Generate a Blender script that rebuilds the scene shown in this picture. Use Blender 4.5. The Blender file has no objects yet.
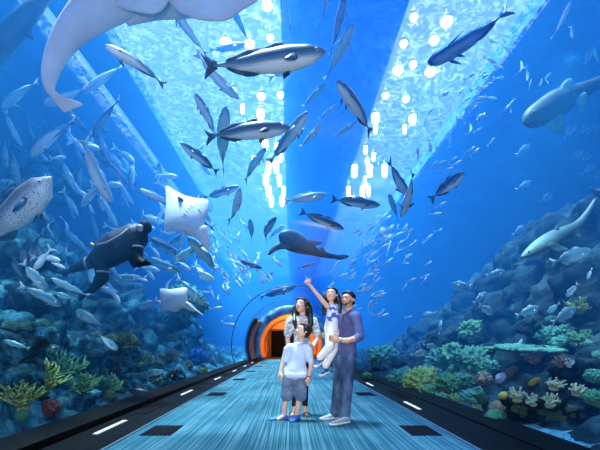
EXPO = 0.0; WORLD = 1.15; SUN = 19.0; LAMP = 60.0; FLASH = 480.0; FAM = 720.0; WARM = 200.0; REEFR = 480.0; REEFL = 350.0; VB = 1; SX = -.15
SCAT = (.05, .40, 1.0); SDENS = .043; ABSC = (.08, .54, .93); ADENS = .072
import bpy, bmesh, math, random
from mathutils import Vector, Matrix, Quaternion, noise
random.seed(7)
S = bpy.context.scene
COL = S.collection
PI = math.pi
CAMZ = 1.05
F = 400.0          # focal length in pixels of the 600 x 450 frame
TR = 2.75          # inner radius of the acrylic tunnel, centred at camera height
def R(a): return math.radians(a)
def at(px, py, Y): # a point of the place, from where the photograph shows it and how far along the tunnel it stands
    return Vector(((px - 291) / F * Y, Y, CAMZ + (345 - py) / F * Y))

# ------------------------------------------------------------------ object helpers
def link(o, parent=None):
    COL.objects.link(o)
    if parent is not None: o.parent = parent
    return o
def tag(o, label=None, cat=None, group=None, kind=None):
    if label: o['label'] = label
    if cat: o['category'] = cat
    if group: o['group'] = group
    if kind: o['kind'] = kind
    return o
def empty(name, loc=(0, 0, 0), rot=None, parent=None):
    o = bpy.data.objects.new(name, None)
    o.empty_display_size = 0.1
    o.location = loc
    if rot is not None: o.rotation_euler = rot
    return link(o, parent)
def mesh_obj(name, bm, m, parent=None, smooth=True):
    me = bpy.data.meshes.new(name)
    bm.normal_update()
    bm.to_mesh(me); bm.free()
    if smooth:
        for p in me.polygons: p.use_smooth = True
    if m: me.materials.append(m)
    return link(bpy.data.objects.new(name, me), parent)
def copy_tree(o, parent=None):
    c = o.copy(); COL.objects.link(c)
    if parent is not None: c.parent = parent
    for ch in list(o.children): copy_tree(ch, c)
    return c

# ------------------------------------------------------------------ mesh helpers
def box(bm, x0, x1, y0, y1, z0, z1):
    v = [bm.verts.new((x, y, z)) for z in (z0, z1) for y in (y0, y1) for x in (x0, x1)]
    for f in ((0, 2, 3, 1), (4, 5, 7, 6), (0, 1, 5, 4), (2, 6, 7, 3), (0, 4, 6, 2), (1, 3, 7, 5)):
        bm.faces.new([v[i] for i in f])
def bevel(bm, w, seg=2):
    bmesh.ops.bevel(bm, geom=bm.edges[:], offset=w, segments=seg, affect='EDGES', profile=0.5)
def ring_loft(bm, rings, cap=True):
    vs = [[bm.verts.new(p) for p in r] for r in rings]
    n = len(vs[0])
    for a, b in zip(vs, vs[1:]):
        for i in range(n):
            bm.faces.new((a[i], a[(i + 1) % n], b[(i + 1) % n], b[i]))
    if cap:
        bm.faces.new(list(reversed(vs[0]))); bm.faces.new(vs[-1])
    return vs
def frame_of(d):
    d = d.normalized()
    u = Vector((0, 0, 1)) if abs(d.z) < 0.9 else Vector((1, 0, 0))
    s = d.cross(u).normalized(); return s, s.cross(d).normalized()
def tube(bm, pts, rad, n=8):
    pts = [Vector(p) for p in pts]
    if not isinstance(rad, (list, tuple)): rad = [rad] * len(pts)
    rings = []; s = None
    for i, p in enumerate(pts):
        d = (pts[min(i + 1, len(pts) - 1)] - pts[max(i - 1, 0)]).normalized()
        if s is None: s, t = frame_of(d)
        else:
            s = (s - d * s.dot(d)).normalized(); t = s.cross(d)
        rings.append([p + (s * math.cos(a) + t * math.sin(a)) * rad[i] for a in [2 * PI * k / n for k in range(n)]])
    ring_loft(bm, rings)
def capsule(bm, p0, r0, p1, r1, n=14, flat=None):
    """a closed tapered limb with round ends; flat = (axis, factor) squeezes it sideways"""
    p0 = Vector(p0); p1 = Vector(p1); d = p1 - p0; L = d.length
    if L < 1e-6: d = Vector((0, 0, 1)); L = 1e-6; dn = d
    else: dn = d / L
    s, t = frame_of(dn)
    if flat:
        ax = Vector(flat[0]).normalized(); k = flat[1]
    rings = []
    for i in range(1, 5):
        a = PI / 2 * i / 4; rings.append((p0 - dn * r0 * math.cos(a), r0 * math.sin(a)))
    for i in range(0, 4):
        a = PI / 2 * i / 4; rings.append((p1 + dn * r1 * math.sin(a), r1 * math.cos(a)))
    rr = []
    mid = (p0 + p1) / 2
    for c, r in rings:
        ring = []
        for k_ in range(n):
            a = 2 * PI * k_ / n
            v = (s * math.cos(a) + t * math.sin(a)) * r
            q = c + v
            if flat:
                off = q - mid
                w = off - dn * off.dot(dn)
                q = q + ax * (w.dot(ax) * (k - 1)) - ax * 0
            ring.append(q)
        rr.append(ring)
    ring_loft(bm, rr)
def ball(bm, c, r, n=12, scale=(1, 1, 1), rot=None):
    m = Matrix.Translation(Vector(c))
    if rot: m = m @ rot.to_4x4()
    m = m @ Matrix.Diagonal((r * scale[0], r * scale[1], r * scale[2], 1))
    bmesh.ops.create_uvsphere(bm, u_segments=n, v_segments=max(6, n * 2 // 3), radius=1, matrix=m)
def sheet(bm, outline, th, to3d):
    """a fin or leaf: an outline (list of 2-D points) as a thin solid, to3d(u, v, w) places it; thicker in the middle"""
    n = len(outline)
    cx = sum(p[0] for p in outline) / n; cy = sum(p[1] for p in outline) / n
    a = [bm.verts.new(to3d(u, v, th * 0.25)) for u, v in outline]
    b = [bm.verts.new(to3d(u, v, -th * 0.25)) for u, v in outline]
    ca = bm.verts.new(to3d(cx, cy, th)); cb = bm.verts.new(to3d(cx, cy, -th))
    for i in range(n):
        j = (i + 1) % n
        bm.faces.new((ca, a[i], a[j])); bm.faces.new((cb, b[j], b[i])); bm.faces.new((a[j], a[i], b[i], b[j]))
def lerp_tab(tab, x):
    if x <= tab[0][0]: return tab[0][1]
    for (x0, y0), (x1, y1) in zip(tab, tab[1:]):
        if x <= x1:
            t = (x - x0) / (x1 - x0); t = t * t * (3 - 2 * t) * 0.5 + t * 0.5
            return y0 + (y1 - y0) * t
    return tab[-1][1]

# ------------------------------------------------------------------ material helpers
def new_mat(name):
    m = bpy.data.materials.new(name); m.use_nodes = True
    nt = m.node_tree; nt.nodes.clear()
    out = nt.nodes.new('ShaderNodeOutputMaterial')
    return m, nt, out
def nd(nt, t, **kw):
    n = nt.nodes.new(t)
    for k, v in kw.items(): setattr(n, k, v)
    return n
def ramp(nt, fac, stops, interp='LINEAR'):
    r = nd(nt, 'ShaderNodeValToRGB'); r.color_ramp.interpolation = interp
    e = r.color_ramp.elements
    while len(e) < len(stops): e.new(0.5)
    for i, (p, c) in enumerate(stops):
        e[i].position = p; e[i].color = (*c, 1) if len(c) == 3 else c
    nt.links.new(fac, r.inputs[0]); return r.outputs[0]
def noise_tex(nt, scale, detail=4, rough=0.6, coord='Object', dist=0.0, stretch=None):
    tc = nd(nt, 'ShaderNodeTexCoord')
    n = nd(nt, 'ShaderNodeTexNoise'); n.inputs['Scale'].default_value = scale
    n.inputs['Detail'].default_value = detail; n.inputs['Roughness'].default_value = rough
    n.inputs['Distortion'].default_value = dist
    if stretch:
        mp = nd(nt, 'ShaderNodeMapping'); mp.inputs['Scale'].default_value = stretch
        nt.links.new(tc.outputs[coord], mp.inputs[0]); nt.links.new(mp.outputs[0], n.inputs['Vector'])
    else: nt.links.new(tc.outputs[coord], n.inputs['Vector'])
    return n.outputs[0]
def principled(nt, out, color=None, rough=0.6, spec=0.4, metal=0.0, bump=None, bstr=0.4, bdist=0.02):
    b = nd(nt, 'ShaderNodeBsdfPrincipled')
    b.inputs['Roughness'].default_value = rough; b.inputs['Metallic'].default_value = metal
    b.inputs['Specular IOR Level'].default_value = spec
    if color is not None:
        if hasattr(color, 'links'): nt.links.new(color, b.inputs['Base Color'])
        else: b.inputs['Base Color'].default_value = (*color, 1)
    if bump is not None:
        bp = nd(nt, 'ShaderNodeBump'); bp.inputs['Strength'].default_value = bstr; bp.inputs['Distance'].default_value = bdist
        nt.links.new(bump, bp.inputs['Height']); nt.links.new(bp.outputs[0], b.inputs['Normal'])
    nt.links.new(b.outputs[0], out.inputs[0]); return b
def noisy(name, c0, c1, scale=6, rough=0.7, spec=0.3, bstr=0.3, bdist=0.02, lo=0.35, hi=0.65, detail=5, metal=0.0, coord='Object', stretch=None):
    m, nt, out = new_mat(name)
    n = noise_tex(nt, scale, detail, coord=coord, stretch=stretch)
    c = ramp(nt, n, [(lo, c0), (hi, c1)])
    principled(nt, out, c, rough, spec, metal, n, bstr, bdist); return m
def plain(name, c, rough=0.6, spec=0.4, metal=0.0, var=0.12, scale=12):
    c0 = tuple(max(0, x * (1 - var)) for x in c); c1 = tuple(min(1, x * (1 + var)) for x in c)
    return noisy(name, c0, c1, scale, rough, spec, 0.1, 0.005, metal=metal)
def glow(name, c, s):
    m, nt, out = new_mat(name)
    e = nd(nt, 'ShaderNodeEmission'); e.inputs[0].default_value = (*c, 1); e.inputs[1].default_value = s
    nt.links.new(e.outputs[0], out.inputs[0]); return m
# ================================================================== camera, world, view
cd = bpy.data.cameras.new('camera'); cam = bpy.data.objects.new('camera', cd); COL.objects.link(cam)
cam.location = (0, 0, CAMZ); cam.rotation_euler = (PI / 2, 0, 0)
cd.sensor_width = 36; cd.lens = 24; cd.shift_x = 9 / 600; cd.shift_y = 120 / 600; cd.clip_start = 0.05
S.camera = cam
S.view_settings.view_transform = 'Standard'; S.view_settings.look = 'None'
S.view_settings.gamma = 1; S.view_settings.exposure = EXPO
S.view_settings.use_curve_mapping = False
try:
    S.cycles.use_denoising = True
    S.cycles.volume_bounces = VB; S.cycles.max_bounces = 8; S.cycles.diffuse_bounces = 3
    S.cycles.transparent_max_bounces = 24; S.cycles.sample_clamp_indirect = 4; S.cycles.caustics_reflective = False
    S.cycles.volume_step_rate = 4
except Exception: pass
w = bpy.data.worlds.new('sky'); S.world = w; w.use_nodes = True
nt = w.node_tree; nt.nodes.clear()
out = nd(nt, 'ShaderNodeOutputWorld'); bg = nd(nt, 'ShaderNodeBackground')
tc = nd(nt, 'ShaderNodeTexCoord'); sx = nd(nt, 'ShaderNodeSeparateXYZ')
nt.links.new(tc.outputs['Generated'], sx.inputs[0])
mr = nd(nt, 'ShaderNodeMapRange'); mr.inputs[1].default_value = -1; mr.inputs[2].default_value = 1
nt.links.new(sx.outputs[2], mr.inputs[0])
c = ramp(nt, mr.outputs[0], [(0.0, (.004, .02, .06)), (0.47, (.01, .10, .30)), (0.6, (.06, .25, .72)), (0.8, (.34, .58, 1.0))])
nt.links.new(c, bg.inputs[0]); bg.inputs[1].default_value = WORLD
nt.links.new(bg.outputs[0], out.inputs[0])

# ================================================================== the setting
YF, YB = 29.0, -3.0          # far end and near end of the acrylic
ZTOP = 9.05                  # underside of the deck above the water
def struct(o, label=None, cat=None):
    o['kind'] = 'structure'
    if label: o['label'] = label; o['category'] = cat
    return o
M = {}
# carpet: long woven stripes along the tunnel
m, nt, out = new_mat('teal_carpet')
n1 = noise_tex(nt, 1.0, 6, 0.75, stretch=(26, 0.12, 1)); n2 = noise_tex(nt, 1.0, 3, 0.6, stretch=(70, 0.35, 1)); n3 = noise_tex(nt, .8, 3)
mx = nd(nt, 'ShaderNodeMath', operation='ADD'); nt.links.new(n1, mx.inputs[0]); nt.links.new(n2, mx.inputs[1])
m2 = nd(nt, 'ShaderNodeMath', operation='MULTIPLY_ADD'); nt.links.new(n3, m2.inputs[0]); m2.inputs[1].default_value = .35; nt.links.new(mx.outputs[0], m2.inputs[2])
cc = ramp(nt, m2.outputs[0], [(0.0, (.0, .0, .0)), (0.98 / 1.0 * .62, (.008, .048, .066)), (.78, (.018, .085, .115)), (.90, (.085, .18, .21))])
mdv = nd(nt, 'ShaderNodeMath', operation='MULTIPLY'); nt.links.new(m2.outputs[0], mdv.inputs[0]); mdv.inputs[1].default_value = .67
nt.links.new(mdv.outputs[0], cc.node.inputs[0])
principled(nt, out, cc, .95, .1, 0, n2, .3, .004); M['carpet'] = m
M['black'] = noisy('black_ledge', (.0012, .0016, .002), (.003, .004, .005), 5, .6, .06, .1, .003)
M['blackmat'] = noisy('black_panel', (.003, .003, .005), (.008, .008, .012), 40, .9, .04, .2, .002)
M['steel'] = plain('steel_edge', (.35, .42, .47), .35, .5, .8)
M['tankwall'] = noisy('blue_tank_wall', (.04, .26, .62), (.06, .32, .72), .5, .9, .1, .1, .05)
M['deck'] = noisy('deck_underside', (.06, .24, .52), (.09, .32, .64), .7, .9, .1, .1, .05)
m, nt, out = new_mat('deck_sheer')  # transparency added to lighten the central strip and the water below
n = noise_tex(nt, 1.2, 3); c = ramp(nt, n, [(.3, (.10, .34, .70)), (.7, (.14, .42, .78))])
df = nd(nt, 'ShaderNodeBsdfDiffuse'); nt.links.new(c, df.inputs[0]); tr = nd(nt, 'ShaderNodeBsdfTransparent'); tr.inputs[0].default_value = (.35, .7, 1, 1)
mi = nd(nt, 'ShaderNodeMixShader'); mi.inputs[0].default_value = .45; nt.links.new(tr.outputs[0], mi.inputs[1]); nt.links.new(df.outputs[0], mi.inputs[2]); nt.links.new(mi.outputs[0], out.inputs[0]); M['sheer'] = m
M['sand'] = noisy('pale_sand', (.25, .36, .36), (.48, .60, .58), 14, .95, .1, .6, .02)
M['floor'] = plain('dark_floor', (.02, .03, .04), .8)

bm = bmesh.new(); box(bm, -3.2, 3.2, YB, YF + 9, -.25, -.004); struct(mesh_obj('floor', bm, M['floor'], smooth=False))
bm = bmesh.new(); box(bm, -1.85, 1.85, YB, YF, -.003, .012); o = mesh_obj('carpet_floor', bm, M['carpet'], smooth=False)
struct(o)
for sgn, side in ((-1, 'left'), (1, 'right')):
    bm = bmesh.new()
    a, b = sorted((sgn * 1.852, sgn * 2.45)); box(bm, a, b, YB, YF, -.003, .03 if sgn < 0 else .022)
    struct(mesh_obj('trim_' + ('1' if sgn < 0 else '2'), bm, M['black'], smooth=False))
    bm = bmesh.new()
    a, b = sorted((sgn * 2.452, sgn * 2.92)); box(bm, a, b, YB, YF, -.003, .115 if sgn < 0 else .045); bevel(bm, .006)
    struct(mesh_obj('baseboard_' + side, bm, M['black'], smooth=False))
    bm = bmesh.new()
    a, b = sorted((sgn * 1.835, sgn * 1.851)); box(bm, a, b, YB, YF, .012, .034)
    struct(mesh_obj('trim_' + ('3' if sgn < 0 else '4'), bm, M['steel'], smooth=False))

# the acrylic: three lengths of arch joined by dark seams
m, nt, out = new_mat('clear_acrylic')
tr = nd(nt, 'ShaderNodeBsdfTransparent'); tr.inputs[0].default_value = (.97, .99, 1, 1)
gl = nd(nt, 'ShaderNodeBsdfGlossy'); gl.inputs['Roughness'].default_value = .12; gl.inputs[0].default_value = (.8, .9, 1, 1)
lw = nd(nt, 'ShaderNodeLayerWeight'); lw.inputs[0].default_value = .12
mm = nd(nt, 'ShaderNodeMath', operation='MULTIPLY'); nt.links.new(lw.outputs['Fresnel'], mm.inputs[0]); mm.inputs[1].default_value = .006
mi = nd(nt, 'ShaderNodeMixShader'); nt.links.new(mm.outputs[0], mi.inputs[0]); nt.links.new(tr.outputs[0], mi.inputs[1]); nt.links.new(gl.outputs[0], mi.inputs[2])
nt.links.new(mi.outputs[0], out.inputs[0]); M['acrylic'] = m
A0 = math.asin((.046 - CAMZ) / TR)                   # where the arch meets the kerb
def arc(r, a0, a1, n): return [(r * math.cos(a0 + (a1 - a0) * i / n), CAMZ + r * math.sin(a0 + (a1 - a0) * i / n)) for i in range(n + 1)]
def arch(bm, r0, r1, a0, a1, y0, y1, n=72):
    p = arc(r0, a0, a1, n); q = arc(r1, a0, a1, n)
    rings = []
    for (x, z), (X, Z) in zip(p, q):
        rings.append([(x, y0, z), (x, y1, z), (X, y1, Z), (X, y0, Z)])
    ring_loft(bm, rings)
for k, (y0, y1) in enumerate(((YB, 18.4), (18.6, 23.8), (24.0, YF))):
    bm = bmesh.new(); arch(bm, TR, TR + .12, A0, PI - A0, y0, y1)
    struct(mesh_obj('window_%d' % (k + 1), bm, M['acrylic']))
M['seam'] = plain('seam_rubber', (.01, .05, .10), .5)
for k, y0 in enumerate((18.4, 23.8)):
    bm = bmesh.new(); arch(bm, TR - .015, TR + .02, A0, PI - A0, y0 + .07, y0 + .13)
    struct(mesh_obj('trim_%d' % (5 + k), bm, M['seam']))
# dark sleeves on both sides just before the tunnel's end, and the end wall round the portal
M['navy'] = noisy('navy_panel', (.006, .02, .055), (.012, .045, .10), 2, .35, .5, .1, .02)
PR = 2.28
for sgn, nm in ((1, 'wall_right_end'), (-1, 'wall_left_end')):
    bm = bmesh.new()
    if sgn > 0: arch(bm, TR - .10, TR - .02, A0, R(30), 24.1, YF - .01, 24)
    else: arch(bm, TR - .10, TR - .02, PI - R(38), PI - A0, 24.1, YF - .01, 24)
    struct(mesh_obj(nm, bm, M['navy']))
bm = bmesh.new()
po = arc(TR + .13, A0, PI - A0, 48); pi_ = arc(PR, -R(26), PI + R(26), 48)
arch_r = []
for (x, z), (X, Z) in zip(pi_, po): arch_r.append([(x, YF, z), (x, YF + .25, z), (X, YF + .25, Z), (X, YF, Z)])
ring_loft(bm, arch_r); M['mottled'] = noisy('mottled_reflection', (.01, .06, .20), (.20, .42, .66), 1.8, .4, .4, .1, .02)  # mottled blue paints a watery reflection onto the end wall
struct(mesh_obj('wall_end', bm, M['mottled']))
# the orange passage beyond the portal
m, nt, out = new_mat('orange_plaster')
wv = nd(nt, 'ShaderNodeTexWave'); wv.wave_type = 'BANDS'; wv.bands_direction = 'Y'; wv.inputs['Scale'].default_value = .42; wv.inputs['Distortion'].default_value = 1.6; wv.inputs['Detail'].default_value = 2
tcn = nd(nt, 'ShaderNodeTexCoord'); nt.links.new(tcn.outputs['Object'], wv.inputs[0])
cc = ramp(nt, wv.outputs['Fac'], [(.1, (.55, .10, .012)), (.5, (.85, .26, .03)), (.9, (.95, .42, .12))])
principled(nt, out, cc, .6, .3); M['orange'] = m
bm = bmesh.new(); arch(bm, PR - .02, PR + .2, -R(26), PI + R(26), YF + .26, YF + 6.5, 48); struct(mesh_obj('ceiling_passage', bm, M['orange']))
bm = bmesh.new(); box(bm, -2.6, 2.6, YF + 6.51, YF + 6.7, 0, 3.6); struct(mesh_obj('wall_passage', bm, M['orange'], smooth=False))
M['doorblack'] = plain('dark_doorway', (.005, .004, .004), .8, .05)
bm = bmesh.new(); box(bm, -1.75, 1.4, YF + 6.3, YF + 6.5, .0, 2.3); bevel(bm, .03); o = struct(mesh_obj('dark_hollow', bm, M['doorblack'], smooth=False))  # near-black slab stands in for the unlit hollow of the passage
M['brown'] = plain('brown_frame', (.22, .07, .015), .6)
bm = bmesh.new(); box(bm, -1.92, -1.76, YF + 6.28, YF + 6.5, 0, 2.45); box(bm, 1.41, 1.57, YF + 6.28, YF + 6.5, 0, 2.45); box(bm, -1.755, 1.405, YF + 6.28, YF + 6.5, 2.31, 2.45)
mesh_obj('door_frame', bm, M['brown'], o, smooth=False)

# the tank round the tunnel
bm = bmesh.new(); box(bm, -17, -2.91, YB, 46, -.5, -.2); struct(mesh_obj('floor_tank_left', bm, M['sand'], smooth=False))
bm = bmesh.new(); box(bm, 2.91, 17, YB, 46, -.5, -.2); struct(mesh_obj('floor_tank_right', bm, M['sand'], smooth=False))
bm = bmesh.new(); box(bm, -17.3, -17, YB, 46, -.5, 11); struct(mesh_obj('wall_left', bm, M['tankwall'], smooth=False))
bm = bmesh.new(); box(bm, 17, 17.3, YB, 46, -.5, 11); struct(mesh_obj('wall_right', bm, M['tankwall'], smooth=False))
bm = bmesh.new(); box(bm, -17.3, 17.3, 46, 46.3, -.5, 11); struct(mesh_obj('wall_back', bm, M['tankwall'], smooth=False))
# deck strips above the water; the long openings between them let the daylight in
for k, (x0, x1) in enumerate(((-17, -6.35), (-5.75, -4.75), (-.25, 2.75), (5.9, 17))):
    bm = bmesh.new(); box(bm, x0, x1, YB, 24 if k == 1 else 46, ZTOP, ZTOP + .5); struct(mesh_obj('ceiling' if k == 0 else 'ceiling_%d' % k, bm, M['sheer' if k == 2 else 'deck'], smooth=False))

# the water itself: everything outside the tunnel up to the surface
m, nt, out = new_mat('sea_water')
vs = nd(nt, 'ShaderNodeVolumeScatter'); vs.inputs['Color'].default_value = (*SCAT, 1); vs.inputs['Density'].default_value = SDENS; vs.inputs['Anisotropy'].default_value = .25
va = nd(nt, 'ShaderNodeVolumeAbsorption'); va.inputs['Color'].default_value = (*ABSC, 1); va.inputs['Density'].default_value = ADENS
ad = nd(nt, 'ShaderNodeAddShader'); nt.links.new(vs.outputs[0], ad.inputs[0]); nt.links.new(va.outputs[0], ad.inputs[1])
nt.links.new(ad.outputs[0], out.inputs['Volume'])
bm = bmesh.new()
prof = [(-16.99, -.19), (-16.99, ZTOP - .25), (16.99, ZTOP - .25), (16.99, -.19), (2.93, -.19)]
prof += arc(TR + .14, A0, PI - A0, 72) + [(-2.93, -.19)]
r0 = [bm.verts.new((x, YB + .1, z)) for x, z in prof]; r1 = [bm.verts.new((x, 45.9, z)) for x, z in prof]
n = len(prof)
for i in range(n): bm.faces.new((r0[i], r0[(i + 1) % n], r1[(i + 1) % n], r1[i]))
bm.faces.new(r0); bm.faces.new(list(reversed(r1)))
bmesh.ops.recalc_face_normals(bm, faces=bm.faces[:])
bmesh.ops.triangulate(bm, faces=[f for f in bm.faces if len(f.verts) > 4])
o = mesh_obj('water', bm, m, smooth=False)
tag(o, 'clear blue sea water filling the tank around the tunnel', 'water', kind='stuff')
# the rippled surface; pale noise patches paint in the light caught on ripples
m, nt, out = new_mat('water_glints')
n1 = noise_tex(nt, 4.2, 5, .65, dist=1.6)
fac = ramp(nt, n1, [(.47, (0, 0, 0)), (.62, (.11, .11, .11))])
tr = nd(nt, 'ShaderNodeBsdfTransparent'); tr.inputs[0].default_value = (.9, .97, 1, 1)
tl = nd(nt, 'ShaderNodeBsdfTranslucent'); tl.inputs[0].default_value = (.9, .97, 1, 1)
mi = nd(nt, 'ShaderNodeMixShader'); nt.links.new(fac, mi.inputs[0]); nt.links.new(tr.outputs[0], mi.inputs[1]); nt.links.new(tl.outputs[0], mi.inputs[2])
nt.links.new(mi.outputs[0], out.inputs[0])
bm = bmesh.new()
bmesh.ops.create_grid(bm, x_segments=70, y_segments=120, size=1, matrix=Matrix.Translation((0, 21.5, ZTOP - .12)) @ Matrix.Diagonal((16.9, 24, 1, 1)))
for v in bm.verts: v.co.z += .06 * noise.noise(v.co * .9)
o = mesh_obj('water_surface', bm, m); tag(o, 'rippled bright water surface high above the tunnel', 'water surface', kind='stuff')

# ------------------------------------------------------------------ lamps over the water
M['lamp'] = glow('lamp_glass', (.86, .95, 1.0), LAMP)
M['lampcase'] = plain('lamp_case', (.25, .32, .38), .5)
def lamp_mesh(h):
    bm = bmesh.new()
    f = .14 if h < .1 else (.12 if h < .5 else .085)  # longer far bulbs build the lamps' stretched reflections into their shape
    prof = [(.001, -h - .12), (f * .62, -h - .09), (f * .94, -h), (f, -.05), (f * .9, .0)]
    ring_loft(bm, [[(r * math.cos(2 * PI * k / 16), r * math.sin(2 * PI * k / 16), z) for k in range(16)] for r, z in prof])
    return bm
def case_mesh():
    bm = bmesh.new()
    prof = [(.10, 0), (.12, .01), (.11, .10), (.07, .16), (.012, .2), (.012, .30)]
    ring_loft(bm, [[(r * math.cos(2 * PI * k / 16), r * math.sin(2 * PI * k / 16), z) for k in range(16)] for r, z in prof]); return bm
lp = None
rows = [(-.52, 'left', 'nearest the dark strip'), (-1.12, 'left', 'in the middle row'), (-1.72, 'left', 'in the outer row'),
        (3.22, 'right', 'nearest the dark strip'), (3.72, 'right', 'in the middle row'), (4.3, 'right', 'in the outer row')]
bulbs = {}
for ri, (x, side, where) in enumerate(rows):
    y = 8.9 + .25 * (ri % 2); k = 0
    while y < 24:
        if random.random() < (.85, .75, .6, .75, .85, .6)[ri]:
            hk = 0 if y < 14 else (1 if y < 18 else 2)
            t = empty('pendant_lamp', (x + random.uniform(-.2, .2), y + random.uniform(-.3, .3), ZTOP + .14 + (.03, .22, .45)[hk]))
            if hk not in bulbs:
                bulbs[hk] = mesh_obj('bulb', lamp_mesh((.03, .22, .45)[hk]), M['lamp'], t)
                if hk == 0: case = mesh_obj('lamp_case', case_mesh(), M['lampcase'], t)
                else: c = case.copy(); link(c, t)
            else:
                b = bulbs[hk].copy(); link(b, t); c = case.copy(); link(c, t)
            dist = 'round near' if hk == 0 else ('streak-shaped middle distance' if hk == 1 else 'streak-shaped far')
            sc_ = random.uniform(.55, 1.15); t.scale = (sc_, sc_, 1)
            tag(t, '%s white lamp above the %s light strip, %s' % (dist, side, where), 'lamp', 'white lamps over the %s strip %s, %s' % (side, where, dist))
        y += (.95 + .04 * k); k += 1

# ------------------------------------------------------------------ light
def area(name, loc, rot, sx_, sy_, power, color):
    l = bpy.data.lights.new(name, 'AREA'); l.shape = 'RECTANGLE'; l.size = sx_; l.size_y = sy_; l.energy = power; l.color = color
    o = bpy.data.objects.new(name, l); o.location = loc; o.rotation_euler = rot; return link(o)
sun = bpy.data.lights.new('sun', 'SUN'); sun.energy = SUN; sun.angle = R(14); sun.color = (.75, .9, 1)
so = bpy.data.objects.new('sun', sun); link(so); so.rotation_euler = Vector((SX, .10, 1)).to_track_quat('Z', 'Y').to_euler()
for nm, e, sz, bl, aim in (('camera_flash', FLASH, R(120), .6, (0, 6, 3.0)), ('family_fill', FAM, R(30), .7, (.1, 5.5, 1.0))):  # the narrow second spot is added to brighten the people
    fl = bpy.data.lights.new(nm, 'SPOT'); fl.energy = e; fl.spot_size = sz; fl.spot_blend = bl; fl.shadow_soft_size = .35; fl.color = (1, .9, .8)
    fo = bpy.data.objects.new(nm, fl); link(fo); fo.location = (-.40, -1.0, 1.30)
    fo.rotation_euler = (Vector(fo.location) - Vector(aim)).to_track_quat('Z', 'Y').to_euler()
# added spots that brighten the reefs from above, without any fixture
for nm, loc, aim, e in (('reef_fill', (3.6, 5.2, 4.9), (3.9, 7.2, .4), REEFR), ('reef_fill', (-3.7, 5.0, 5.0), (-4.4, 7.0, 1.2), REEFL)):
    fl = bpy.data.lights.new(nm, 'SPOT'); fl.energy = e; fl.spot_size = R(75); fl.spot_blend = .9; fl.shadow_soft_size = .25; fl.color = (.85, 1, .92)
    fo = bpy.data.objects.new(nm, fl); link(fo); fo.location = loc
    fo.rotation_euler = (Vector(loc) - Vector(aim)).to_track_quat('Z', 'Y').to_euler()
for y in (YF + 1.2, YF + 4.2):
    wl = bpy.data.lights.new('passage_lamp', 'POINT'); wl.energy = WARM; wl.color = (1, .72, .42); wl.shadow_soft_size = .2
    wo = bpy.data.objects.new('passage_lamp', wl); link(wo); wo.location = (0.3, y, 2.4)
# ================================================================== the reefs on both sides
from mathutils.bvhtree import BVHTree
def fbm(p, o=4, lac=2.1, g=.5):
    s = 0; a = 1
    for i in range(o):
        s += a * noise.noise(p); p = p * lac + Vector((3.1, 1.7, 5.3)); a *= g
    return s
def lumps(p):
    d = noise.voronoi(p)[0]
    return max(0.0, 1 - d[0] * 1.25) - .35 * max(0.0, .25 - (d[1] - d[0])) * 4
def terrain(sgn, prof, cap, y0, y1, nu, nv, amp, seed, big=.55):
    """a rock slope: a profile rising away from the tunnel, scaled in height along it, broken up by lumps and clefts"""
    L = [0]
    for a, b in zip(prof, prof[1:]): L.append(L[-1] + math.hypot(b[0] - a[0], b[1] - a[1]))
    tx = list(zip(L, [p[0] for p in prof])); tz = list(zip(L, [p[1] for p in prof]))
    bm = bmesh.new(); g = []
    for j in range(nv + 1):
        v = j / nv; y = y0 + (y1 - y0) * v ** 1.5; row = []
        f = lerp_tab(cap, y)
        for i in range(nu + 1):
            s = L[-1] * (i / nu) ** 1.25
            x = lerp_tab(tx, s); z = lerp_tab(tz, s) * f
            e = .08
            nx = -(lerp_tab(tz, s + e) - lerp_tab(tz, s - e)) * f; nz = lerp_tab(tx, s + e) - lerp_tab(tx, s - e)
            n = Vector((nx, 0, nz)); n = n.normalized() if n.length > 1e-6 else Vector((0, 0, 1))
            q = Vector((x, y, z + seed))
            k = min(1, .15 + s / 2.2)
            d = amp * k * (big * 1.5 * fbm(q * .45, 2) + .9 * (lumps(q * .8) - .3) + .46 * (lumps(q * 1.9) - .3) + .24 * (lumps(q * 4.3) - .3) + .24 * fbm(q * 3.2, 5))
            p = Vector((x, y, z)) + n * d
            dx = Vector((p.x, 0, p.z - CAMZ)); r = dx.length
            if r < TR + .22 and p.z > -.15:
                dx *= (TR + .22) / r; p = Vector((dx.x, p.y, dx.z + CAMZ))
            if p.x < 2.93 and p.z < .25: p.x = 2.93
            p.z = min(p.z, ZTOP - 1.0)
            row.append(bm.verts.new((sgn * p.x, p.y, p.z)))
        g.append(row)
    # skirt so that the rock is solid down to the tank floor
    for j in range(nv):
        for i in range(nu):
            f4 = (g[j][i], g[j][i + 1], g[j + 1][i + 1], g[j + 1][i])
            bm.faces.new(f4 if sgn < 0 else tuple(reversed(f4)))
    return bm
m, nt, out = new_mat('left_reef_rock')
n1 = noise_tex(nt, 1.3, 7, .68); n2 = noise_tex(nt, 5, 5, .7, dist=.8)
c1 = ramp(nt, n1, [(.36, (.006, .020, .032)), (.48, (.018, .09, .12)), (.57, (.05, .26, .32)), (.70, (.22, .60, .64))])  # palest stops paint cyan highlights into the rock colour
c2 = ramp(nt, n2, [(.38, (.25, .3, .32)), (.62, (1, 1, 1))])
mxn = nd(nt, 'ShaderNodeMix', data_type='RGBA', blend_type='MULTIPLY'); mxn.inputs[0].default_value = .9
nt.links.new(c1, mxn.inputs[6]); nt.links.new(c2, mxn.inputs[7])
principled(nt, out, mxn.outputs[2], .9, .15, 0, n2, .9, .06); M['rockL'] = m
m, nt, out = new_mat('shaded_reef_rock')
n1 = noise_tex(nt, 1.6, 7, .68); n2 = noise_tex(nt, 6, 5, .7)
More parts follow.
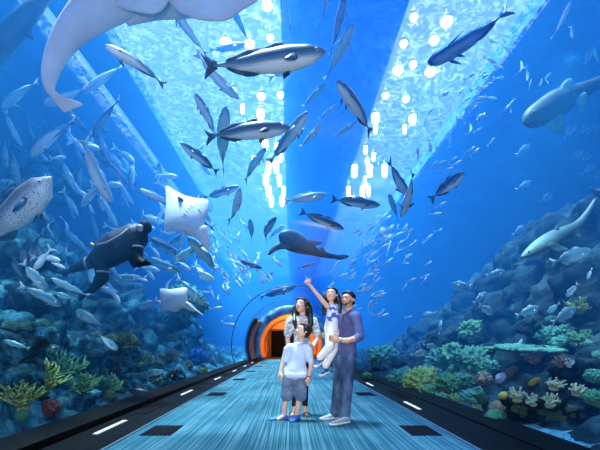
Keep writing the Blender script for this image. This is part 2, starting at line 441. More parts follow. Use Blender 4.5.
c1 = ramp(nt, n1, [(.35, (.004, .008, .012)), (.52, (.010, .026, .030)), (.64, (.03, .075, .08)), (.75, (.10, .20, .20))])  # near-black stops put the ridge's shade into the rock colour
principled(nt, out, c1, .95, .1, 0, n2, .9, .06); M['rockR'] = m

capL = [(2, 1.0), (8, 1.0), (10, 1.0), (12, .92), (16, .66), (20, .44), (28, .2), (45, .15)]
profL = [(2.98, -.2), (3.1, -.05), (3.5, .40), (4.2, 1.45), (5, 2.8), (6, 4.3), (7.5, 5.0), (10, 4.9), (16.5, 4.6)]
capR = [(2, 1.0), (8, 1.0), (10, .97), (13, .80), (18, .48), (25, .26), (32, .15), (45, .12)]
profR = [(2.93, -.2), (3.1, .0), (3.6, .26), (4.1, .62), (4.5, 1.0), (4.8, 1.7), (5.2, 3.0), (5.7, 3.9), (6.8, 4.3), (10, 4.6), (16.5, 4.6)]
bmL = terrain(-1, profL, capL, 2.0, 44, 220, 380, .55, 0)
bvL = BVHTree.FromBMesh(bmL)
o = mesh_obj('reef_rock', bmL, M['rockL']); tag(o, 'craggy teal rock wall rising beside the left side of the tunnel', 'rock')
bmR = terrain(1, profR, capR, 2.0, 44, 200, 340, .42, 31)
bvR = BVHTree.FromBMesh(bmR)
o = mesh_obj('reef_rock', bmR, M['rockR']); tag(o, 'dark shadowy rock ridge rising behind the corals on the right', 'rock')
CAM = Vector((0, 0, CAMZ))
REEFS = [bvL, bvR]
def onto(px, py):
    """the point of a reef that shows at this place of the photograph"""
    d = (at(px, py, 1.0) - CAM).normalized()
    best = None
    for bv in REEFS:
        h = bv.ray_cast(CAM, d)
        if h[0] is not None and (best is None or h[3] < best[2]): best = (h[0], h[1], h[3])
    if best is None: return at(px, py, 12), Vector((0, 0, 1)), 12
    return best[0], best[1], best[0].y
def reef_y(px, py):
    d = (at(px, py, 1.0) - CAM).normalized(); ys = [h[0].y for h in (bv.ray_cast(CAM, d) for bv in REEFS) if h[0] is not None]
    return min(ys) if ys else 99.0
def rock_bm(seed, sx_=1, sy_=1, sz_=.7, sub=4):
    bm = bmesh.new(); bmesh.ops.create_icosphere(bm, subdivisions=sub, radius=1)
    for v in bm.verts:
        q = v.co * 1.1 + Vector((seed * 3.7, seed * 1.3, seed))
        v.co *= 1 + .42 * fbm(q, 4) + .25 * (lumps(q * 1.5) - .4)
        v.co.x *= sx_; v.co.y *= sy_; v.co.z *= sz_
    return bm
rocks = [  # where it shows, its size in pixels, squash, which stone, label
    (40, 300, 34, 'L', 'large blue-grey boulder low on the left wall, under two silver fish'),
    (72, 352, 30, 'L', 'rounded teal boulder behind the spiky yellow-green corals'),
    (14, 345, 26, 'L', 'flat-topped dark boulder at the left edge of the reef'),
    (18, 378, 26, 'L', 'pale teal boulder left of the spiky yellow-green corals'),
    (72, 400, 26, 'L', 'pale blue rock at the glass foot, right of the spiky corals'),
    (150, 385, 22, 'L', 'dark smooth boulder at the glass foot behind two black fish'),
    (176, 380, 15, 'L', 'pale wedge-shaped rock at the glass foot near the bright green coral'),
    (120, 352, 24, 'L', 'dark boulder overhanging between the olive coral bushes'),
    (160, 322, 26, 'L', 'far teal boulder below the small pale ray'),
    (185, 330, 18, 'L', 'far rounded rock at the end of the left reef'),
    (20, 250, 36, 'L', 'dark cavernous rock beneath the spotted white fish'),
    (60, 175, 30, 'L', 'dark blue rock high on the left wall above the diver'),
    (12, 200, 26, 'L', 'dark rock high at the left edge beside the spotted white fish'),
    (540, 405, 40, 'R', 'black boulder carrying the pale finger corals'),
    (578, 372, 22, 'R', 'blue-grey ledge of rock right of the table coral'),
    (590, 340, 24, 'R', 'dark teal rock at the right edge above the ledge'),
    (545, 325, 22, 'R', 'dark rock behind the table coral'),
    (445, 345, 22, 'R', 'dark rounded rock behind the bushy green corals'),
    (500, 430, 16, 'R', 'low dark stone at the glass foot beside the sand patch'),
    (590, 415, 22, 'R', 'dark rock at the right edge over the sand patch'),
    (400, 372, 14, 'R', 'small far rock beyond the man, at the reef foot'),
]
NEWB = []
for i, (px, py, s, k, lab) in enumerate(rocks):
    p, n, Y = onto(px, py); r = s / F * Y
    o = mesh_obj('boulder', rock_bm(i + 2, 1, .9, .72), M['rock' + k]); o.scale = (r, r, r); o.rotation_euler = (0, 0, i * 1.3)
    o.location = p - n * r * .25
    tag(o, lab, 'rock')
    mw = Matrix.LocRotScale(o.location, o.rotation_euler, o.scale)
    NEWB.append(BVHTree.FromPolygons([mw @ v.co for v in o.data.vertices], [tuple(f.vertices) for f in o.data.polygons]))
REEFS += NEWB

# ------------------------------------------------------------------ corals
def cm(name, c0, c1, scale=14, **kw): return noisy(name, c0, c1, scale, .85, .2, .7, .02, **kw)
M['c_yel'] = cm('yellow_green_coral', (.08, .14, .03), (.38, .46, .14))
M['c_grn'] = cm('green_coral', (.015, .09, .04), (.12, .32, .14))
M['c_tea'] = cm('teal_coral', (.015, .10, .075), (.12, .34, .24))
M['c_pal'] = cm('cream_coral', (.26, .28, .16), (.60, .62, .40))
M['c_olv'] = cm('olive_coral', (.02, .05, .02), (.11, .19, .08))
M['c_brn'] = cm('brown_coral', (.10, .08, .05), (.32, .26, .16))
M['c_wht'] = cm('white_coral', (.35, .42, .46), (.62, .68, .68))
M['c_blu'] = cm('blue_coral', (.01, .05, .25), (.02, .13, .45))
M['c_red'] = cm('red_coral', (.05, .015, .015), (.15, .05, .05))
M['c_gold'] = cm('golden_coral', (.40, .34, .05), (.70, .62, .14))
def bushy(seed, n=26):
    """a cauliflower-like clump: knobs packed over a dome, in one body"""
    rnd = random.Random(seed); bm = bmesh.new(); bmesh.ops.create_icosphere(bm, subdivisions=5, radius=1)
    for v in bm.verts:
        q = v.co * 3.6 + Vector((seed * 2.3, seed, 0)); d = noise.voronoi(q)[0]
        k = .95 + .36 * (max(0, 1 - d[0] * 1.6) - .3) + .26 * fbm(v.co * 1.4 + Vector((seed, 0, seed)), 2) + .20 * (max(0, 1 - noise.voronoi(q * 2.3)[0][0] * 1.5) - .2)
        v.co *= k; v.co.z = max(v.co.z, -.45) * .85
    return bm
def branchy(seed, n=12, spread=.9, thick=.055, droop=0):
    """stiff branches fanning up from one foot, each forking; returns (foot, branches)"""
    rnd = random.Random(seed); foot = bmesh.new(); ball(foot, (0, 0, 0), .2, 10, (1.2, 1.2, .7))
    out_ = []
    for i in range(n):
        bm = bmesh.new(); a = 2 * PI * i / n + rnd.uniform(-.3, .3); tl = rnd.uniform(.15, 1) * spread
        d = Vector((math.cos(a) * tl, math.sin(a) * tl, 1 - .35 * tl)).normalized(); L = rnd.uniform(.7, 1.1)
        side = Vector((-math.sin(a), math.cos(a), 0))
        pts = [d * L * t + Vector((0, 0, -droop * t * t)) + side * .12 * math.sin(t * 3 + i) for t in (0.05, .35, .7, 1)]
        tube(bm, pts, [thick * 1.2, thick, thick * .8, thick * .35], 6)
        for t_, sg in ((.4, 1), (.6, -1), (.78, 1)):
            b = pts[0].lerp(pts[3], t_); e = b + (d * .6 + side * sg * .8 + Vector((0, 0, rnd.uniform(-.1, .5)))).normalized() * L * .36
            tube(bm, [b, b.lerp(e, .5), e], [thick * .8, thick * .7, thick * .3], 6)
        out_.append(bm)
    return foot, out_
def knobby(seed, n=9, thick=.085):
    rnd = random.Random(seed); foot = bmesh.new(); ball(foot, (0, 0, -.05), .35, 10, (1.3, 1.1, .6)); out_ = []
    for i in range(n):
        bm = bmesh.new(); a = 2 * PI * i / n + rnd.uniform(-.3, .3); tl = rnd.uniform(.3, 1.2)
        d = Vector((math.cos(a) * tl, math.sin(a) * tl, .8)).normalized(); L = rnd.uniform(.65, 1)
        capsule(bm, d * .1, thick, d * L, thick * .8, 8)
        for k in range(5):
            b = d * L * (.35 + .16 * k); e = Vector((rnd.uniform(-1, 1), rnd.uniform(-1, 1), rnd.uniform(-.4, 1))).normalized()
            capsule(bm, b, thick * .7, b + e * thick * 2.1, thick * .6, 7)
        out_.append(bm)
    return foot, out_
def table(seed):
    top = bmesh.new(); rings = []
    for z, k in ((-.10, .55), (-.06, .9), (.0, 1.0), (.05, .97), (.07, .6), (.06, .05)):
        rings.append([Vector((math.cos(a) * k * (1 + .12 * noise.noise(Vector((math.cos(a) * 1.5, math.sin(a) * 1.5, seed)))),
                              math.sin(a) * k * (1 + .12 * noise.noise(Vector((math.cos(a) * 1.5, math.sin(a) * 1.5, seed + 3)))), z)) for a in [2 * PI * i / 60 for i in range(60)]])
    ring_loft(top, rings); bmesh.ops.subdivide_edges(top, edges=top.edges[:], cuts=1, use_grid_fill=True)
    for v in top.verts:
        v.co.z += .05 * fbm(v.co * 9, 3) + (.05 if v.co.z > .02 else 0) * noise.noise(v.co * 22)
    stalk = bmesh.new(); tube(stalk, [(0, 0, -.55), (.02, 0, -.3), (0, 0, -.06)], [.34, .22, .36], 14)
    return top, stalk
def leafy(seed, n=3):
    out_ = []
    for i in range(n):
        bm = bmesh.new(); a = (i - (n - 1) / 2) * .5; ol = []
        for k in range(20):
            t = 2 * PI * k / 20; ol.append((.42 * math.sin(t) * (1 + .1 * math.sin(5 * t)), .55 - .55 * math.cos(t)))
        def to3(u, v, w_): 
            x = u * math.cos(a) + v * math.sin(a); z = v * math.cos(a) - u * math.sin(a)
            return Vector((x, w_ + .18 * (u * u) + i * .12 - .15 * v, z))
        sheet(bm, ol, .05, to3); bmesh.ops.subdivide_edges(bm, edges=bm.edges[:], cuts=1); out_.append(bm)
    return out_
def sponge(seed):
    bm = bmesh.new(); rings = []
    for z, r in ((0, .22), (.2, .26), (.6, .30), (.95, .34), (1.0, .31), (.97, .24), (.7, .18)):
        rings.append([Vector((r * math.cos(t) * (1 + .08 * math.sin(5 * t)), r * math.sin(t), z)) for t in [2 * PI * i / 18 for i in range(18)]])
    ring_loft(bm, rings); return bm
def brain(seed):
    bm = bmesh.new(); bmesh.ops.create_icosphere(bm, subdivisions=5, radius=1)
    for v in bm.verts:
        q = v.co * 2.2 + Vector((seed, seed * 2, 0)); wv_ = math.sin(9 * v.co.x + 3.5 * fbm(q, 2))
        v.co *= 1 + .07 * wv_; v.co.z *= .8
    return bm
corals = [
    # px, py(foot), radius px, kind, colour, label
    (22, 408, 22, 'branch', 'c_yel', 'spiky yellow-green coral at the far left, its branches spreading low'),
    (42, 392, 24, 'branch', 'c_yel', 'spiky yellow-green coral in the middle of the spiky corals'),
    (63, 378, 20, 'branch', 'c_grn', 'spiky green coral highest and deepest of the spiky corals'),
    (50, 412, 9, 'bush', 'c_red', 'small dark red coral at the foot of the spiky corals'),
    (22, 417, 6, 'brain', 'c_grn', 'small green ball coral below the far left spiky coral'),
    (85, 388, 15, 'bushb', 'c_grn', 'leafy green coral bush right of the spiky corals'),
    (108, 392, 15, 'bushb', 'c_grn', 'leafy green coral bush beside the glass, near the black fish'),
    (127, 346, 13, 'bushb', 'c_olv', 'olive coral bush high on the reef above the overhanging boulder'),
    (145, 368, 14, 'bushb', 'c_olv', 'olive coral bush above the two black fish'),
    (168, 362, 13, 'bushb', 'c_olv', 'olive coral bush farther along, left of the blue coral'),
    (196, 361, 9, 'bush', 'c_blu', 'rounded bright blue coral at the far end of the left reef'),
    (203, 375, 8, 'bushb', 'c_yel', 'small bright lime coral by the glass at the far end of the left reef'),
    (183, 308, 17, 'bush', 'c_tea', 'pale teal coral mound beyond the small pale ray'),
    (110, 398, 6, 'brain', 'c_olv', 'small olive ball coral at the glass under the green bushes'),
    # right reef
    (384, 364, 14, 'bush', 'c_tea', 'far teal coral mound just beyond the man'),
    (404, 384, 12, 'bush', 'c_tea', 'teal coral clump by the glass, first beyond the man'),
    (392, 380, 8, 'bushb', 'c_tea', 'small loose teal coral by the glass, just beyond the man'),
    (421, 388, 15, 'bush', 'c_yel', 'round yellow-green coral bush close to the glass'),
    (409, 396, 10, 'bush', 'c_olv', 'olive coral lump left below the round yellow-green bush'),
    (430, 400, 11, 'bush', 'c_grn', 'dark green coral lump right below the round yellow-green bush'),
    (440, 366, 12, 'bush', 'c_tea', 'teal coral bush at the left end of the long coral mound'),
    (455, 362, 14, 'bush', 'c_grn', 'green coral bush on top of the long coral mound'),
    (472, 366, 14, 'bush', 'c_tea', 'teal coral bush at the right end of the long coral mound'),
    (449, 388, 11, 'bush', 'c_grn', 'green dome coral in front of the long coral mound'),
    (466, 384, 11, 'bush', 'c_tea', 'teal dome coral in front of the long coral mound'),
    (455, 404, 10, 'knob', 'c_yel', 'pale yellow knobbly coral in front of the dome corals'),
    (441, 399, 7, 'knob', 'c_pal', 'cream knobbly coral low against the glass'),
    (470, 402, 9, 'bush', 'c_tea', 'teal coral lump beside the tube sponge'),
    (477, 413, 8, 'knob', 'c_gold', 'golden knobbly coral low against the glass'),
    (460, 407, 6, 'bush', 'c_olv', 'small olive coral against the glass'),
    (475, 338, 13, 'bush', 'c_grn', 'lone green coral dome on the dark rock behind'),
    (494, 352, 11, 'plate', 'c_grn', 'small flat green plate coral left behind the big table coral'),
    (528, 360, 29, 'table', 'c_tea', 'wide flat teal table coral, biggest on the right reef'),
    (503, 381, 6, 'brain', 'c_wht', 'small pale ribbed coral ball under the left rim of the table coral'),
    (512, 377, 8, 'leaf', 'c_brn', 'brown-green leaf coral under the table coral'),
    (534, 386, 7, 'leaf', 'c_gold', 'small golden leaf coral on the black boulder'),
    (554, 388, 10, 'knob', 'c_pal', 'upright cream finger coral on the black boulder'),
    (518, 399, 11, 'knob', 'c_pal', 'cream finger coral at the left end of the pale finger corals'),
    (533, 403, 9, 'knob', 'c_pal', 'low cream finger coral beside the left one'),
    (549, 404, 11, 'knob', 'c_pal', 'spreading cream finger coral in the middle of the black boulder'),
    (576, 394, 10, 'knob', 'c_pal', 'cream-green finger coral near the right edge'),
    (484, 402, 13, 'sponge', 'c_tea', 'pale teal tube sponge leaning left'),
    (497, 410, 7, 'brain', 'c_brn', 'brown ribbed coral ball beneath the tube sponge'),
    (504, 397, 4, 'brain', 'c_gold', 'tiny golden coral ball beside the tube sponge'),
    (525, 417, 10, 'leaf1', 'c_tea', 'single upright teal leaf coral low on the black boulder'),
    (496, 421, 9, 'brain', 'c_grn', 'green dome coral at the very foot of the glass'),
    (560, 366, 9, 'branch', 'c_brn', 'brown twiggy coral at the right rim of the table coral'),
    (569, 366, 6, 'branch', 'c_wht', 'small white starry coral right of the table coral'),
    (566, 350, 11, 'bush', 'c_tea', 'teal coral bush above the right rim of the table coral'),
    (583, 345, 11, 'bush', 'c_grn', 'green coral bush near the right edge, above the ledge'),
    (594, 402, 9, 'bush', 'c_grn', 'green coral at the right edge by the glass'),
    (580, 312, 14, 'bushb', 'c_yel', 'bright yellow-green bush hanging high on the dark rock'),
    (550, 338, 10, 'bush', 'c_tea', 'dim teal coral behind the table coral'),
    (595, 380, 8, 'bush', 'c_tea', 'dim teal coral on the ledge at the right edge'),
    (427, 375, 8, 'bush', 'c_tea', 'small teal coral behind the round yellow-green bush'),
    (488, 372, 9, 'bush', 'c_tea', 'teal coral tucked left under the table coral'),
    (484, 383, 8, 'bush', 'c_brn', 'purplish brown coral patch left under the table coral'),
]
for i, (px, py, s, k, c, lab) in enumerate(corals):
    p, n, Y = onto(px, py); r = s * 1.15 / F * Y
    mt = M[c]; up = (n + Vector((0, 0, 1.6)) + (CAM - p).normalized() * .5).normalized()
    nm = {'branch': 'branching_coral', 'bush': 'cauliflower_coral', 'bushb': 'coral_bush', 'table': 'table_coral', 'plate': 'plate_coral', 'knob': 'finger_coral', 'leaf': 'leaf_coral', 'leaf1': 'leaf_coral', 'sponge': 'tube_sponge', 'brain': 'brain_coral'}[k]
    cat = 'sponge' if k == 'sponge' else 'coral'
    if k in ('bush', 'brain'):
        t = mesh_obj(nm, bushy(i) if k == 'bush' else brain(i), mt); t.location = p + up * r * .35
    else:
        t = empty(nm, p)
        if k == 'branch':
            f, br = branchy(i, 20, 1.0, .045); mesh_obj('base', f, mt, t)
            for b in br: mesh_obj('branch', b, mt, t)
            r *= 1.15
        elif k == 'bushb':
            f, br = branchy(i, 30, 1.3, .055); mesh_obj('base', f, mt, t)
            for b in br:
                mesh_obj('branch', b, mt, t)
        elif k == 'knob':
            f, br = knobby(i, 14); mesh_obj('base', f, mt, t)
            for b in br: mesh_obj('branch', b, mt, t)
        elif k in ('table', 'plate'):
            a, b = table(i); mesh_obj('plate', a, mt, t); mesh_obj('stalk', b, M['c_brn'] if k == 'table' else mt, t)
            t.location = p + Vector((0, -.25 * r, .35 * r))
        elif k in ('leaf', 'leaf1'):
            for b in leafy(i, 3 if k == 'leaf' else 1): mesh_obj('leaf', b, mt, t)
            r *= 1.15
        elif k == 'sponge':
            mesh_obj('tube', sponge(i), mt, t); r *= 1.15
    if k in ('table', 'plate'): t.rotation_euler = (R(4), R(-3), i)
    elif k == 'sponge': t.rotation_euler = (R(20), R(-40), 0)
    else:
        q = Vector((0, 0, 1)).rotation_difference(up) @ Quaternion((0, 0, 1), i * 2.1)
        if k in ('leaf', 'leaf1'): q = Vector((0, 0, 1)).rotation_difference(up)
        t.rotation_mode = 'QUATERNION'; t.rotation_quaternion = q
    t.scale = (r, r, r)
    tag(t, lab, cat)
rnd = random.Random(5); base_ = {}
fill = [(430, 500, 352, 415, 26, 'right', 'c_tea', 'small teal coral knob packed into the dense coral mound on the right', 'coral knobs of the right mound'),
        (366, 428, 360, 392, 12, 'right', 'c_grn', 'small dim green coral along the glass just beyond the man', 'small corals beyond the man'),
        (540, 600, 318, 360, 12, 'right', 'c_tea', 'dim teal coral lump on the dark rock above the ledge', 'dim corals over the ledge'),
        (496, 585, 404, 428, 9, 'right', 'c_olv', 'tiny olive coral crust on the lower face of the black boulder', 'coral crusts on the black boulder'),
        (85, 205, 335, 395, 22, 'left', 'c_olv', 'small olive coral tuft scattered over the lower left reef', 'olive coral tufts of the left reef'),
        (0, 110, 320, 425, 16, 'left', 'c_tea', 'small pale teal coral crust on the near left boulders', 'teal coral crusts of the left reef')]
for x0, x1, y0, y1, n_, sd, c, lab, grp in fill:
    for j in range(n_):
        px, py = rnd.uniform(x0, x1), rnd.uniform(y0, y1)
        if sd == 'right' and py > 378 + (px - 350) * .36 - 4: continue
        if sd == 'left' and py > 437 - px * .29 - 4: continue
        p, n, Y = onto(px, py)
        if Y > 14: continue
        r = rnd.uniform(4, 7.5) / F * Y; key = (c, j % 3)
        if key not in base_:
            base_[key] = mesh_obj('cauliflower_coral', bushy(60 + len(base_)), M[c]); o = base_[key]
        else: o = link(base_[key].copy())
        o.location = p + n * r * .2; o.scale = (r, r, r); o.rotation_euler = (rnd.uniform(-.3, .3), rnd.uniform(-.3, .3), rnd.uniform(0, 6))
        tag(o, lab, 'coral', grp)
# the wedge of pale sand at the glass foot
bm = bmesh.new(); g = []
for j in range(13):
    row = []
    for i in range(13):
        x = 2.75 + 1.2 * i / 12; y = 4.1 + 1.1 * j / 12
        row.append(bm.verts.new((x, y, -.02 + .16 * (i / 12) + .03 * fbm(Vector((x * 4, y * 4, 2)), 3))))
    g.append(row)
for j in range(12):
    for i in range(12): bm.faces.new((g[j][i], g[j][i + 1], g[j + 1][i + 1], g[j + 1][i]))
M['sand2'] = noisy('teal_sand', (.06, .16, .17), (.20, .36, .36), 24, .95, .1, .6, .02)
o = mesh_obj('sand_patch', bm, M['sand2']); o.modifiers.new('thickness', 'SOLIDIFY').thickness = .25
tag(o, 'wedge of pale sand at the foot of the glass on the right', 'sand', kind='stuff')
# ================================================================== fish
def skin_mat(name, back, side, belly, spots=None, rough=.38, split=.5, soft=.12):
    """countershaded fish skin; 'Generated' runs from the belly to the back of the body"""
    m, nt, out = new_mat(name)
    tc = nd(nt, 'ShaderNodeTexCoord'); sp = nd(nt, 'ShaderNodeSeparateXYZ'); nt.links.new(tc.outputs['Generated'], sp.inputs[0])
    n = noise_tex(nt, 5, 4, .6, coord='Generated', stretch=(1.5, 1, 3))
    ma = nd(nt, 'ShaderNodeMath', operation='MULTIPLY_ADD'); nt.links.new(n, ma.inputs[0]); ma.inputs[1].default_value = .16; nt.links.new(sp.outputs[2], ma.inputs[2])
    c = ramp(nt, ma.outputs[0], [(max(0, split - soft), belly), (split + .04, side), (min(.97, split + soft + .14), back), (1.0, back)])
    if spots:
        vo = nd(nt, 'ShaderNodeTexVoronoi'); vo.inputs['Scale'].default_value = spots[0]
        mp = nd(nt, 'ShaderNodeMapping'); mp.inputs['Scale'].default_value = (2.2, 1, 1)
        nt.links.new(tc.outputs['Generated'], mp.inputs[0]); nt.links.new(mp.outputs[0], vo.inputs['Vector'])
        f = ramp(nt, vo.outputs['Distance'], [(.20, (0, 0, 0)), (.30, (1, 1, 1))])
        mx = nd(nt, 'ShaderNodeMix', data_type='RGBA'); nt.links.new(f, mx.inputs[0]); mx.inputs[6].default_value = (*spots[1], 1); nt.links.new(c, mx.inputs[7]); c = mx.outputs[2]
    principled(nt, out, c, rough, .5, 0, n, .1, .004); return m
M['jack'] = skin_mat('grey_blue_fish_skin', (.018, .06, .115), (.16, .25, .33), (.86, .78, .75), split=.50)
M['dark'] = skin_mat('dark_blue_fish_skin', (.012, .05, .13), (.03, .10, .22), (.30, .40, .50), split=.36)
M['pale'] = skin_mat('pale_fish_skin', (.34, .44, .48), (.55, .62, .64), (.86, .80, .78), split=.5)
M['green'] = skin_mat('green_blue_fish_skin', (.06, .24, .30), (.16, .42, .46), (.55, .72, .70), split=.42)
M['snap'] = skin_mat('silver_fish_skin', (.08, .24, .30), (.22, .43, .47), (.44, .62, .63), split=.4)
M['spot'] = skin_mat('spotted_fish_skin', (.16, .14, .16), (.60, .55, .54), (.86, .80, .78), (17, (.05, .05, .06)), split=.62)
M['silv'] = skin_mat('small_silver_fish_skin', (.55, .72, .80), (.82, .90, .93), (.95, .96, .95), split=.45)
M['black'+'fish'] = skin_mat('black_fish_skin', (.004, .010, .02), (.008, .016, .03), (.02, .03, .05))
M['shark'] = skin_mat('shark_skin', (.015, .05, .06), (.035, .11, .12), (.13, .26, .26), rough=.55, split=.4)
M['guitar'] = skin_mat('guitarfish_skin', (.006, .025, .028), (.015, .05, .05), (.06, .14, .12), (7, (.05, .10, .09)), rough=.6, split=.35)
M['fin_d'] = noisy('dark_fin', (.02, .05, .09), (.06, .13, .19), 9, .5)
M['fin_l'] = noisy('pale_fin', (.35, .42, .46), (.62, .66, .68), 9, .5)
M['fin_g'] = noisy('green_fin', (.08, .24, .24), (.20, .42, .38), 9, .5)
M['eyew'] = plain('fish_eye_ring', (.55, .60, .55), .25); M['eyeb'] = plain('fish_eye_pupil', (.004, .004, .006), .15)
M['mouthline'] = plain('fish_mouth', (.05, .05, .06), .5)

KINDS = {  # height, width, belly share, height profile (from nose to tail), fins
    'jack':   dict(h=.212, w=.172, prof=[(0, .05), (.05, .42), (.16, .80), (.34, 1), (.55, .90), (.75, .52), (.88, .20), (.94, .13), (1, .12)], tail=.18, d1=(.34, .50, .05), d2=(.55, .86, .045), an=(.60, .86, .04), pec=.16),
    'trevally': dict(h=.33, w=.17, prof=[(0, .06), (.04, .40), (.14, .82), (.32, 1), (.55, .86), (.75, .45), (.88, .16), (.94, .11), (1, .10)], tail=.25, d1=(.32, .46, .06), d2=(.50, .86, .065), an=(.55, .86, .06), pec=.20),
    'cobia':  dict(h=.20, w=.20, prof=[(0, .22), (.04, .55), (.14, .85), (.30, 1), (.55, .92), (.78, .52), (.90, .22), (.95, .15), (1, .14)], tail=.20, d1=(.30, .40, .03), d2=(.50, .86, .05), an=(.58, .86, .045), pec=.24),
    'snapper': dict(h=.40, w=.16, prof=[(0, .06), (.05, .36), (.16, .78), (.34, 1), (.55, .88), (.75, .46), (.87, .20), (.93, .17), (1, .18)], tail=.24, d1=(.28, .58, .09), d2=(.58, .82, .07), an=(.60, .80, .08), pec=.16),
    'grouper': dict(h=.27, w=.23, prof=[(0, .06), (.06, .36), (.16, .80), (.34, 1), (.56, .92), (.76, .58), (.88, .36), (.94, .32), (1, .32)], tail=.17, d1=(.32, .58, .06), d2=(.58, .86, .09), an=(.64, .84, .08), pec=.18),
}
def spine_fn(bend):
    return lambda t: bend * (.22 * math.sin(PI * t) * .6 - .30 * max(0, t - .55) ** 2 * 2.2)
def body_bm(k, bend, nseg=26, nr=18):
    K = KINDS[k]; sp = spine_fn(bend); bm = bmesh.new(); rings = []
    for i in range(nseg + 1):
        t = (i / nseg) ** 1.15; x = .5 - t; f = lerp_tab(K['prof'], t)
        h = K['h'] * f / 2; w = K['w'] * (f ** .85) / 2 * (1 if t < .6 else 1 - .55 * (t - .6) / .4)
        y0 = sp(t); z0 = -.10 * h
        ring = []
        for j in range(nr):
            a = 2 * PI * j / nr; c, s = math.cos(a), math.sin(a)
            yy = w * math.copysign(abs(c) ** .9, c) * (1 - .18 * max(0, s)); zz = h * math.copysign(abs(s) ** .95, s)
            ring.append(Vector((x, y0 + yy, z0 + zz)))
        rings.append(ring)
    ring_loft(bm, rings); return bm
def top_z(k, t): return KINDS[k]['h'] * lerp_tab(KINDS[k]['prof'], t) / 2 * .90
def bot_z(k, t): return -KINDS[k]['h'] * lerp_tab(KINDS[k]['prof'], t) / 2 * 1.10
def fin_strip(k, bend, t0, t1, hh, up, sweep=.06, th=.006):
    sp = spine_fn(bend); bm = bmesh.new(); n = 8; ol = []
    for i in range(n + 1):
        t = t0 + (t1 - t0) * i / n; b = (top_z(k, t) if up > 0 else bot_z(k, t)) - up * .012
        ol.append((t, b))
    for i in range(n, -1, -1):
        u = i / n; t = t0 + (t1 - t0) * u; b = top_z(k, t) if up > 0 else bot_z(k, t)
        e = hh * (min(1, u * 5 + .05)) * (1 - .72 * u) * (.9 if i < n else .3)
        ol.append((t + sweep * min(1, u * 4) * (1 - u * .4), b + up * e))
    sheet(bm, ol, th, lambda t, z, w_: Vector((.5 - t, sp(t) + w_, z))); return bm
def tail_bm(k, bend, fork=.62, th=.008):
    K = KINDS[k]; sp = spine_fn(bend); s = K['tail']; r = K['h'] * .10 + .006; bm = bmesh.new()
    d = sp(1.0) - sp(.93)
    f = .10 if k == 'grouper' else fork
    ol = [(.965, r), (1.0, s * .24), (1.06, s * .46), (1.02 + s * .42, s * .60), (1.03 + s * .30, s * .36), (1.02 + s * .42 * (1 - f), 0),
          (1.03 + s * .30, -s * .36), (1.02 + s * .42, -s * .60), (1.06, -s * .46), (1.0, -s * .24), (.965, -r)]
    if k == 'grouper': ol = [(.96, r), (1.0, s * .35), (1.10, s * .48), (1.14, s * .25), (1.15, 0), (1.14, -s * .25), (1.10, -s * .48), (1.0, -s * .35), (.96, -r)]
    def to3(t, z, w_): return Vector((.5 - t, sp(min(t, 1)) + d * max(0, t - 1) / .07 * 1.0 + w_, z))
    sheet(bm, ol, th, to3); return bm
def pec_bm(k, bend, side, th=.006):
    K = KINDS[k]; sp = spine_fn(bend); L = K['pec']; bm = bmesh.new(); t0 = .26
    w = K['w'] / 2 * .88
    ol = [(0, .022), (.35, .030), (.8, .012), (1, -.008), (.75, -.026), (.3, -.042), (0, -.022)]
    def to3(u, v, w_): return Vector((.5 - t0 - u * L * .75 - v * .5, sp(t0) + side * (w + u * L * .62), -.012 - u * L * .28 + v * .7 + w_))
    sheet(bm, ol, th, to3); return bm
def pelv_bm(k, bend, side):
    K = KINDS[k]; sp = spine_fn(bend); L = K['pec'] * .55; bm = bmesh.new(); t0 = .34; z = bot_z(k, t0) * .92
    ol = [(0, .02), (.5, .022), (1, -.01), (.5, -.03), (0, -.02)]
    def to3(u, v, w_): return Vector((.5 - t0 - u * L * .8 - v, sp(t0) + side * (.02 + u * L * .35), z - u * L * .45 + w_))
    sheet(bm, ol, .005, to3); return bm
def eye_bms(k, bend):
    K = KINDS[k]; sp = spine_fn(bend); res = []
    t = .085; f = lerp_tab(K['prof'], t); w = K['w'] * f ** .85 / 2; r = .017 if k != 'snapper' else .024
    for sd in (-1, 1):
        a = bmesh.new(); ball(a, (.5 - t, sp(t) + sd * w * .86, K['h'] * f * .12), r, 10, (1, .55, 1))
        b = bmesh.new(); ball(b, (.5 - t, sp(t) + sd * (w * .86 + r * .28), K['h'] * f * .12), r * .62, 8, (1, .55, 1))
        res.append((a, b))
    return res
PROTO = {}
def fish_parts(k, bend, mat, fin):
    """one set of part meshes per kind, bend and colour; later fish share them"""
    key = (k, round(bend, 2), mat, fin)
    if key in PROTO: return PROTO[key]
    t = []
    def mk(name, bm, m, sub=None):
        me = bpy.data.meshes.new(name); bm.normal_update(); bm.to_mesh(me); bm.free()
        for p in me.polygons: p.use_smooth = True
        me.materials.append(M[m]); t.append((name, me, sub)); return len(t) - 1
    K = KINDS[k]
    mk('body', body_bm(k, bend), mat)
    mk('tail_fin', tail_bm(k, bend), fin)
    mk('dorsal_fin', fin_strip(k, bend, *K['d1'][:2], K['d1'][2], 1), fin)
    mk('dorsal_fin', fin_strip(k, bend, *K['d2'][:2], K['d2'][2], 1), fin)
    mk('anal_fin', fin_strip(k, bend, *K['an'][:2], K['an'][2], -1), fin)
    for sd in (-1, 1):
        mk('pectoral_fin', pec_bm(k, bend, sd), fin); mk('pelvic_fin', pelv_bm(k, bend, sd), fin)
    for a, b in eye_bms(k, bend):
        i = mk('eye', a, 'eyew'); mk('pupil', b, 'eyeb', i)
    PROTO[key] = t; return t
